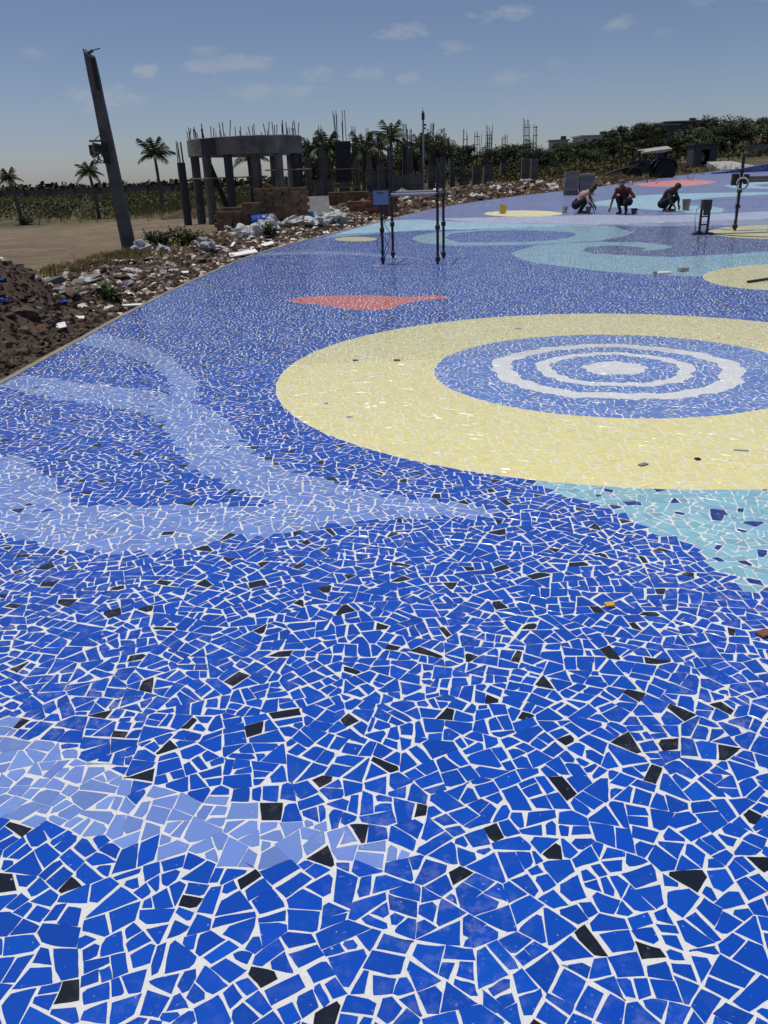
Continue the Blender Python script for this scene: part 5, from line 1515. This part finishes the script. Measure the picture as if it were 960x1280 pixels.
def bush(x, y, r_, h, label, group=None, n=900, seed=1):
    o = empty('bush', (x, y, bank_z(x, y)), 0, label, 'bush', group)
    r = random.Random(seed); mb = MB(); ms = MB()
    for _ in range(16):
        a = r.uniform(0, 6.28); q = r.uniform(.2, .9) * r_
        tip = Vector((q * math.cos(a), q * math.sin(a), h * r.uniform(.5, 1)))
        ms.tube([(0, 0, -.03), tuple(tip * .5 + Vector((0, 0, h * .12))), tuple(tip)], [.012, .008, .004], 4)
        for _l in range(n // 16):
            p = tip * r.uniform(.35, 1.05) + Vector((r.gauss(0, .07), r.gauss(0, .07), r.gauss(.02, .05)))
            nrm = Vector((r.gauss(0, .7), r.gauss(0, .7), 1)).normalized(); t = nrm.orthogonal().normalized(); t.rotate(Matrix.Rotation(r.uniform(0, 6.28), 3, nrm)); b = nrm.cross(t)
            l = r.uniform(.025, .055); k = r.uniform(.8, 2.0)
            mb.add([tuple(p - t * l), tuple(p + b * l * .5), tuple(p + t * l), tuple(p - b * l * .5)], [(0, 1, 2, 3)], 0, (k * 1.1, k * 1.15, k * .8))
    mb.build('leaves', 'leaf', o); ms.build('stems', 'bark', o)
bush(-5.35, 21.0, .42, .36, 'smaller green bush touching the leaning pole side of the pair', 'green bushes by the pole', 900, 1)
bush(-4.78, 21.1, .50, .42, 'larger green bush of the pair on the bare ground by the pole', 'green bushes by the pole', 1200, 2)
bush(-3.95, 12.2, .28, .22, 'small green weed growing among stones on the soil bank', None, 500, 3)
bush(-2.9, 23.0, .35, .22, 'small green weed growing in front of the white sacks', None, 500, 4)
bush(-17.0, 41.8, .5, .35, 'dark bush at the foot of the palm farthest from the pole', None, 500, 5)

# ------------------------------------------------------------------ palms
def frond_mesh(seed, droop):
    r = random.Random(seed); mb = MB(); n = 16; pts = []
    for i in range(n + 1):
        u = i / n
        pts.append(Vector((u * (1 - .22 * droop * u), 0, .42 * u - droop * .95 * u * u)))
    mb.tube(pts, [.022 * (1 - .8 * i / n) for i in range(n + 1)], 4, col=(1.4, 1.3, .8))
    for i in range(1, n):
        for s in (-1, 1):
            for h in (0, .5):
                u = (i + h) / n
                p = pts[i].lerp(pts[i + 1], h); d = (pts[i + 1] - pts[i]).normalized()
                L = .42 * math.sin(math.pi * (.12 + .84 * u)) * r.uniform(.8, 1.15)
                out = (Vector((0, s, 0)) + d * .75 + Vector((0, 0, -.45 - .6 * r.random()))).normalized()
                e = p + out * L + Vector((0, 0, -.10 * r.random())); w = d * .014; k = r.uniform(.7, 1.3)
                m_ = p + (e - p) * .5 + Vector((0, 0, .02))
                mb.add([tuple(p - w), tuple(p + w), tuple(m_ + w), tuple(e), tuple(m_ - w)], [(0, 1, 2, 3, 4)], 0, (k, k, k))
    return mb.mesh('frond', 'frond')
FROND = [frond_mesh(200 + i, d) for i, d in enumerate((.35, .6, .85, 1.1))]
pr_ = random.Random(31)
def palm(x, y, ztop, fl, label, nf=15, lean=0, group=None, up_only=False):
    g = gz(x, y); h = ztop - g - fl * .3
    o = empty('palm_tree', (x, y, g), 0, label, 'palm tree', group)
    mb = MB(); k = 9; pts = []; rad = []
    for i in range(k + 1):
        u = i / k; pts.append((lean * u * u, .05 * math.sin(u * 3), -.15 + (h + .15) * u)); rad.append((.11 - .045 * u + (.04 if i == 0 else 0)) * (1.12 if i % 2 else 1))
    mb.tube(pts, rad, 9); mb.build('trunk', 'palm_bark', o)
    top = pts[-1]
    for i in range(nf):
        a = i * 2.4 + pr_.uniform(-.2, .2); lv = i / nf
        me = FROND[min(3, int(lv * 4))]
        if up_only: me = FROND[min(2, int(lv * 3))]
        el = R(62 - 62 * lv) + pr_.uniform(-.1, .1)
        f = link('frond', me, o, (top[0], top[1], top[2] - .02), None, fl * pr_.uniform(.85, 1.12))
        f.rotation_euler = (Matrix.Rotation(a, 3, 'Z') @ Matrix.Rotation(-el, 3, 'Y')).to_euler()
palm(-17.3, 42.0, 2.3, .75, 'slender palm with drooping crown, farthest from the leaning pole', 13, -.25)
palm(-14.6, 45.5, 2.5, .85, 'slender palm nearest the leaning pole on its open side', 14, -.15)
palm(-11.8, 48.0, 3.4, 1.2, 'taller palm with raised feathery fronds beside the lone column', 13, -.05, None, True)
palm(-6.1, 44, 3.0, 1.3, 'palm seen through the columns under the ring beam', 12)
palm(-2.3, 45, 3.3, 1.15, 'bushy palm between the ring beam and the formwork column', 14, 0, None, True)
palm(-3.3, 47, 3.1, 1.15, 'bushy palm right behind the end of the ring beam', 14, 0, None, True)
palm(-.45, 44.5, 3.1, 1.25, 'palm with long arching fronds right beside the formwork column', 9)
palm(1.05, 46.5, 3.75, 1.3, 'tallest arching palm between the formwork column and the mast', 10)
palm(.3, 49, 3.3, 1.15, 'palm half hidden behind the two arching palms', 12)
palm(2.9, 51, 3.3, 1.1, 'palm partly hidden behind the thin mast', 12)

# ------------------------------------------------------------------ workers
def capsule(bm, a, b, ra, rb, seg=10, rings=4):
    a = Vector(a); b = Vector(b); d = b - a
    q = Vector((0, 0, 1)).rotation_difference(d) if d.length > 1e-6 else Matrix.Identity(3).to_quaternion()
    rows = []
    prof = []
    for i in range(rings + 1):
        t = -math.pi / 2 + math.pi / 2 * i / rings; prof.append((ra * math.cos(t), ra * math.sin(t)))
    for i in range(rings + 1):
        t = math.pi / 2 * i / rings; prof.append((rb * math.cos(t), d.length + rb * math.sin(t)))
    for r, z in prof:
        rows.append([bm.verts.new(a + q @ Vector((max(r, 1e-4) * math.cos(2 * math.pi * k / seg), max(r, 1e-4) * math.sin(2 * math.pi * k / seg), z))) for k in range(seg)])
    for i in range(len(rows) - 1):
        for k in range(seg): bm.faces.new((rows[i][k], rows[i][(k + 1) % seg], rows[i + 1][(k + 1) % seg], rows[i + 1][k]))
    bm.faces.new(list(reversed(rows[0]))); bm.faces.new(rows[-1])
def person(loc, rz, J, mats, label, cap=None, beard=False):
    'J: joints in metres, facing +x of the figure; one continuous skin over all limbs'
    o = empty('person', loc, rz, label, 'person', 'workers laying the mosaic')
    V = {k: Vector(v) for k, v in J.items()}
    seg = []
    def s(a, b, ra, rb, m): seg.append((V[a] if isinstance(a, str) else Vector(a), V[b] if isinstance(b, str) else Vector(b), ra, rb, m))
    T, S, K = 1, 0, 2
    s('hips', 'waist', .150, .135, T); s('waist', 'chest', .135, .160, S); s('chest', 'neckb', .150, .085, S); s('neckb', 'head0', .058, .055, K)
    s('hipL', 'hipR', .135, .135, T); s('shL', 'shR', .085, .085, S)
    for q in 'LR':
        s('hip' + q, 'knee' + q, .098, .070, T); s('knee' + q, 'ank' + q, .068, .046, T)
        tv = V['toe' + q] - V['ank' + q]; heel = V['ank' + q] - tv * .28; heel.z = V['toe' + q].z + .012
        s('ank' + q, heel, .044, .038, K); s(heel, 'toe' + q, .040, .030, K)
        s('chest', 'sh' + q, .12, .085, S); s('sh' + q, 'elb' + q, .062, .047, S); s('elb' + q, 'wr' + q, .043, .030, K)
        d = (V['hand' + q] - V['wr' + q]).normalized(); side = d.cross(Vector((0, 0, 1)))
        side = side.normalized() if side.length > .1 else Vector((0, 1, 0))
        nrm = side.cross(d)
        pc = V['wr' + q] + d * .045
        for e in (-.022, 0, .022): s(V['wr' + q] + side * e * .5, V['wr' + q] + d * .085 + side * e, .021, .015, K)
        for i, (e, l) in enumerate([(-.033, .055), (-.011, .072), (.011, .078), (.033, .068)]):
            p0 = V['wr' + q] + d * .088 + side * e; p1 = p0 + d * l * .55 - nrm * .008; p2 = p1 + d * l * .45 - nrm * .022
            s(p0, p1, .0105, .0098, K); s(p1, p2, .0098, .0085, K)
        p0 = V['wr' + q] + d * .03 - side * .03; p1 = p0 + d * .035 - side * .03; p2 = p1 + d * .03 - side * .006 - nrm * .01
        s(p0, p1, .013, .012, K); s(p1, p2, .012, .010, K)
    hd = V['head1']; f = (V['face'] - hd).normalized(); upv = (hd - V['head0']).normalized()
    rt_ = f.cross(upv).normalized(); upv = rt_.cross(f).normalized()
    s(hd + upv * .035, hd - upv * .01, .094, .088, K); s(hd + f * .02 - upv * .06, hd + f * .045 - upv * .085, .062, .042, K)
    s(hd + f * .085 + upv * .0, hd + f * .108 - upv * .028, .013, .017, K)
    s(hd + f * .085 - upv * .062 - rt_ * .018, hd + f * .085 - upv * .062 + rt_ * .018, .014, .014, K)
    for e in (-1, 1): s(hd + rt_ * e * .092 + upv * .012, hd + rt_ * e * .096 - upv * .02, .016, .012, K)
    bm = bmesh.new()
    for a, b, ra, rb, m in seg: capsule(bm, a, b, ra, rb)
    me = bpy.data.meshes.new('body'); bm.to_mesh(me); bm.free()
    tmp = bpy.data.objects.new('tmp', me); sc_ = bpy.data.scenes.new('workshop'); sc_.collection.objects.link(tmp)
    md = tmp.modifiers.new('r', 'REMESH'); md.mode = 'VOXEL'; md.voxel_size = .0105
    sm = tmp.modifiers.new('s', 'SMOOTH'); sm.factor = .5; sm.iterations = 3
    sc_.view_layers[0].update(); dg = sc_.view_layers[0].depsgraph
    m2 = bpy.data.meshes.new_from_object(tmp.evaluated_get(dg))
    bpy.data.objects.remove(tmp); bpy.data.scenes.remove(sc_); m2.name = 'body'
    m2.materials.clear()
    for m in mats: m2.materials.append(MATS[m])
    nP = len(m2.polygons); cen = np.empty(nP * 3, np.float32); m2.polygons.foreach_get('center', cen); cen = cen.reshape(-1, 3)
    # cloth folds
    best = np.full(nP, 1e9); mi = np.zeros(nP, np.int32)
    for a, b, ra, rb, m in seg:
        a_, e = np.array(a), np.array(b - a); L2 = max(e @ e, 1e-9)
        t = np.clip((cen - a_) @ e / L2, 0, 1); dd = np.linalg.norm(cen - a_ - t[:, None] * e, axis=1) - (ra + (rb - ra) * t)
        k = dd < best; best[k] = dd[k]; mi[k] = m
    m2.polygons.foreach_set('material_index', mi); m2.polygons.foreach_set('use_smooth', np.ones(nP, bool))
    nv = len(m2.vertices)
    co = np.empty(nv * 3, np.float32); m2.vertices.foreach_get('co', co); co = co.reshape(-1, 3)
    no = np.empty(nv * 3, np.float32); m2.vertices.foreach_get('normal', no); no = no.reshape(-1, 3)
    for i in range(nv):
        p = Vector(co[i])
        if p.z > .12 and (p - hd).length > .16: co[i] += no[i] * (.006 * noise.noise(p * 16) + .004 * noise.noise(p * 34))
    m2.vertices.foreach_set('co', co.ravel())
    m2.update()
    link('body', m2, o)
    # hair or cap: shell over the skull
    bm = bmesh.new(); bmesh.ops.create_icosphere(bm, subdivisions=3, radius=1)
    rot = Matrix((f, -rt_, upv)).transposed()
    for v in list(bm.verts):
        if v.co.z < -.25 - .0 * v.co.x or (v.co.x > .55 and v.co.z < .35) or (v.co.x > .2 and v.co.z < .05): bm.verts.remove(v)
    for v in bm.verts:
        k = 1 + (.05 * noise.noise(v.co * 7) if not cap else 0)
        v.co = rot @ Vector((v.co.x * .112 * k, v.co.y * .108 * k, v.co.z * .115 * k)) + hd + upv * .03
    bmesh.ops.solidify(bm, geom=bm.faces[:], thickness=.012)
    me = bpy.data.meshes.new('hair'); bm.to_mesh(me); bm.free(); me.materials.append(MATS[cap or 'hair'])
    h = link('cap' if cap else 'hair', me, o)
    if cap:
        mb = MB(); vs_ = []
        for t in range(9):
            a = R(-48 + t * 12); base = hd + upv * .065
            for q, dz in ((.10, .0), (.10 + .06 * math.cos(a) ** .5 if math.cos(a) > 0 else .1, -.015)):
                vs_.append(tuple(base + (f * math.cos(a) + rt_ * math.sin(a)) * q + upv * dz))
        n = 9; lo = [tuple(Vector(v) - upv * .006) for v in vs_]
        mb.add(vs_ + lo, [(i * 2, i * 2 + 1, i * 2 + 3, i * 2 + 2) for i in range(n - 1)] + [(18 + i * 2 + 2, 18 + i * 2 + 3, 18 + i * 2 + 1, 18 + i * 2) for i in range(n - 1)] + [(i * 2 + 1, 18 + i * 2 + 1, 18 + i * 2 + 3, i * 2 + 3) for i in range(n - 1)])
        mb.build('peak', cap, h)
    for e in (-1, 1):
        mb = MB(); mb.lathe([(.001, -.012), (.009, -.008), (.012, 0), (.009, .008), (.001, .012)], 8, c=tuple(hd + f * .083 + rt_ * e * .033 + upv * .008)); mb.build('eye', 'hair', o)
    return o
Zf = .006
def squat(lean, headdrop=0.0, armL=(.42, .16, .02), armR=(.45, -.14, .02), hipz=.26, back=-.10, kneez=.50, kx=.26, spread=.16, face=(.5, 0, -.7)):
    hips = Vector((back, 0, hipz)); d = Vector((math.sin(lean), 0, math.cos(lean)))
    waist = hips + d * .17; chest = hips + d * .36; nb = hips + d * .50 + Vector((.03, 0, 0)); h0 = nb + Vector((.07, 0, .05 - headdrop)); h1 = h0 + Vector((.07, 0, .09 - headdrop))
    J = dict(hips=hips, waist=waist, chest=chest, neckb=nb, head0=h0, head1=h1, face=h1 + Vector(face))
    for q, sg in (('L', 1), ('R', -1)):
        J['hip' + q] = hips + Vector((.02, sg * .095, 0)); J['knee' + q] = Vector((kx, sg * spread, kneez)); J['ank' + q] = Vector((.02, sg * (spread - .03), .10)); J['toe' + q] = Vector((.2, sg * (spread + .01), .032))
        sh = nb + Vector((-.02, sg * .185, -.05)); J['sh' + q] = sh
        hn = Vector(armL if q == 'L' else armR); J['hand' + q] = hn
        v = hn - sh; dist = v.length; L1, L2 = .29, .27
        wr = hn - (hn - sh).normalized() * .15
        # elbow by two-bone reach, bent outward
        v = wr - sh; dl = min(v.length, L1 + L2 - .005); wr = sh + v.normalized() * dl
        a = math.acos(max(-1, min(1, (L1 * L1 + dl * dl - L2 * L2) / (2 * L1 * dl))))
        out = (Vector((-.2, sg * 1.0, .1)) - v.normalized() * Vector((-.2, sg * 1.0, .1)).dot(v.normalized())).normalized()
        J['elb' + q] = sh + v.normalized() * math.cos(a) * L1 + out * math.sin(a) * L1
        J['wr' + q] = wr
    return J
w1 = (6.78, 28.0); w2 = (7.95, 27.1); w3 = (9.50, 27.6)
person((w1[0], w1[1], zp(*w1) + Zf), R(-22), squat(.72, .02, (.52, .05, .12), (.50, -.12, .05), .27, -.14, .47, .25, .15), ('shirt_pink', 'trousers', 'skin'), 'crouching person in pale pink shirt and dark trousers beside the white bucket')
J2 = squat(.62, .0, (.30, .10, .33), (.52, -.30, .03), .36, -.16, .50, .24, .13, (.8, -.05, -.45))
person((w2[0], w2[1], zp(*w2) + Zf), R(-128), J2, ('shirt_red', 'trousers', 'skin'), 'crouching person in maroon shirt and grey cap reaching one hand to the floor', 'cap_grey')
person((w3[0], w3[1], zp(*w3) + Zf), R(-48), squat(.58, .03, (.40, .10, .06), (.42, -.16, .04), .23, -.16, .42, .24, .17, (.5, 0, -.9)), ('shirt_brown', 'trousers', 'skin'), 'crouching person in dark brown shirt beside the brown mortar bucket')
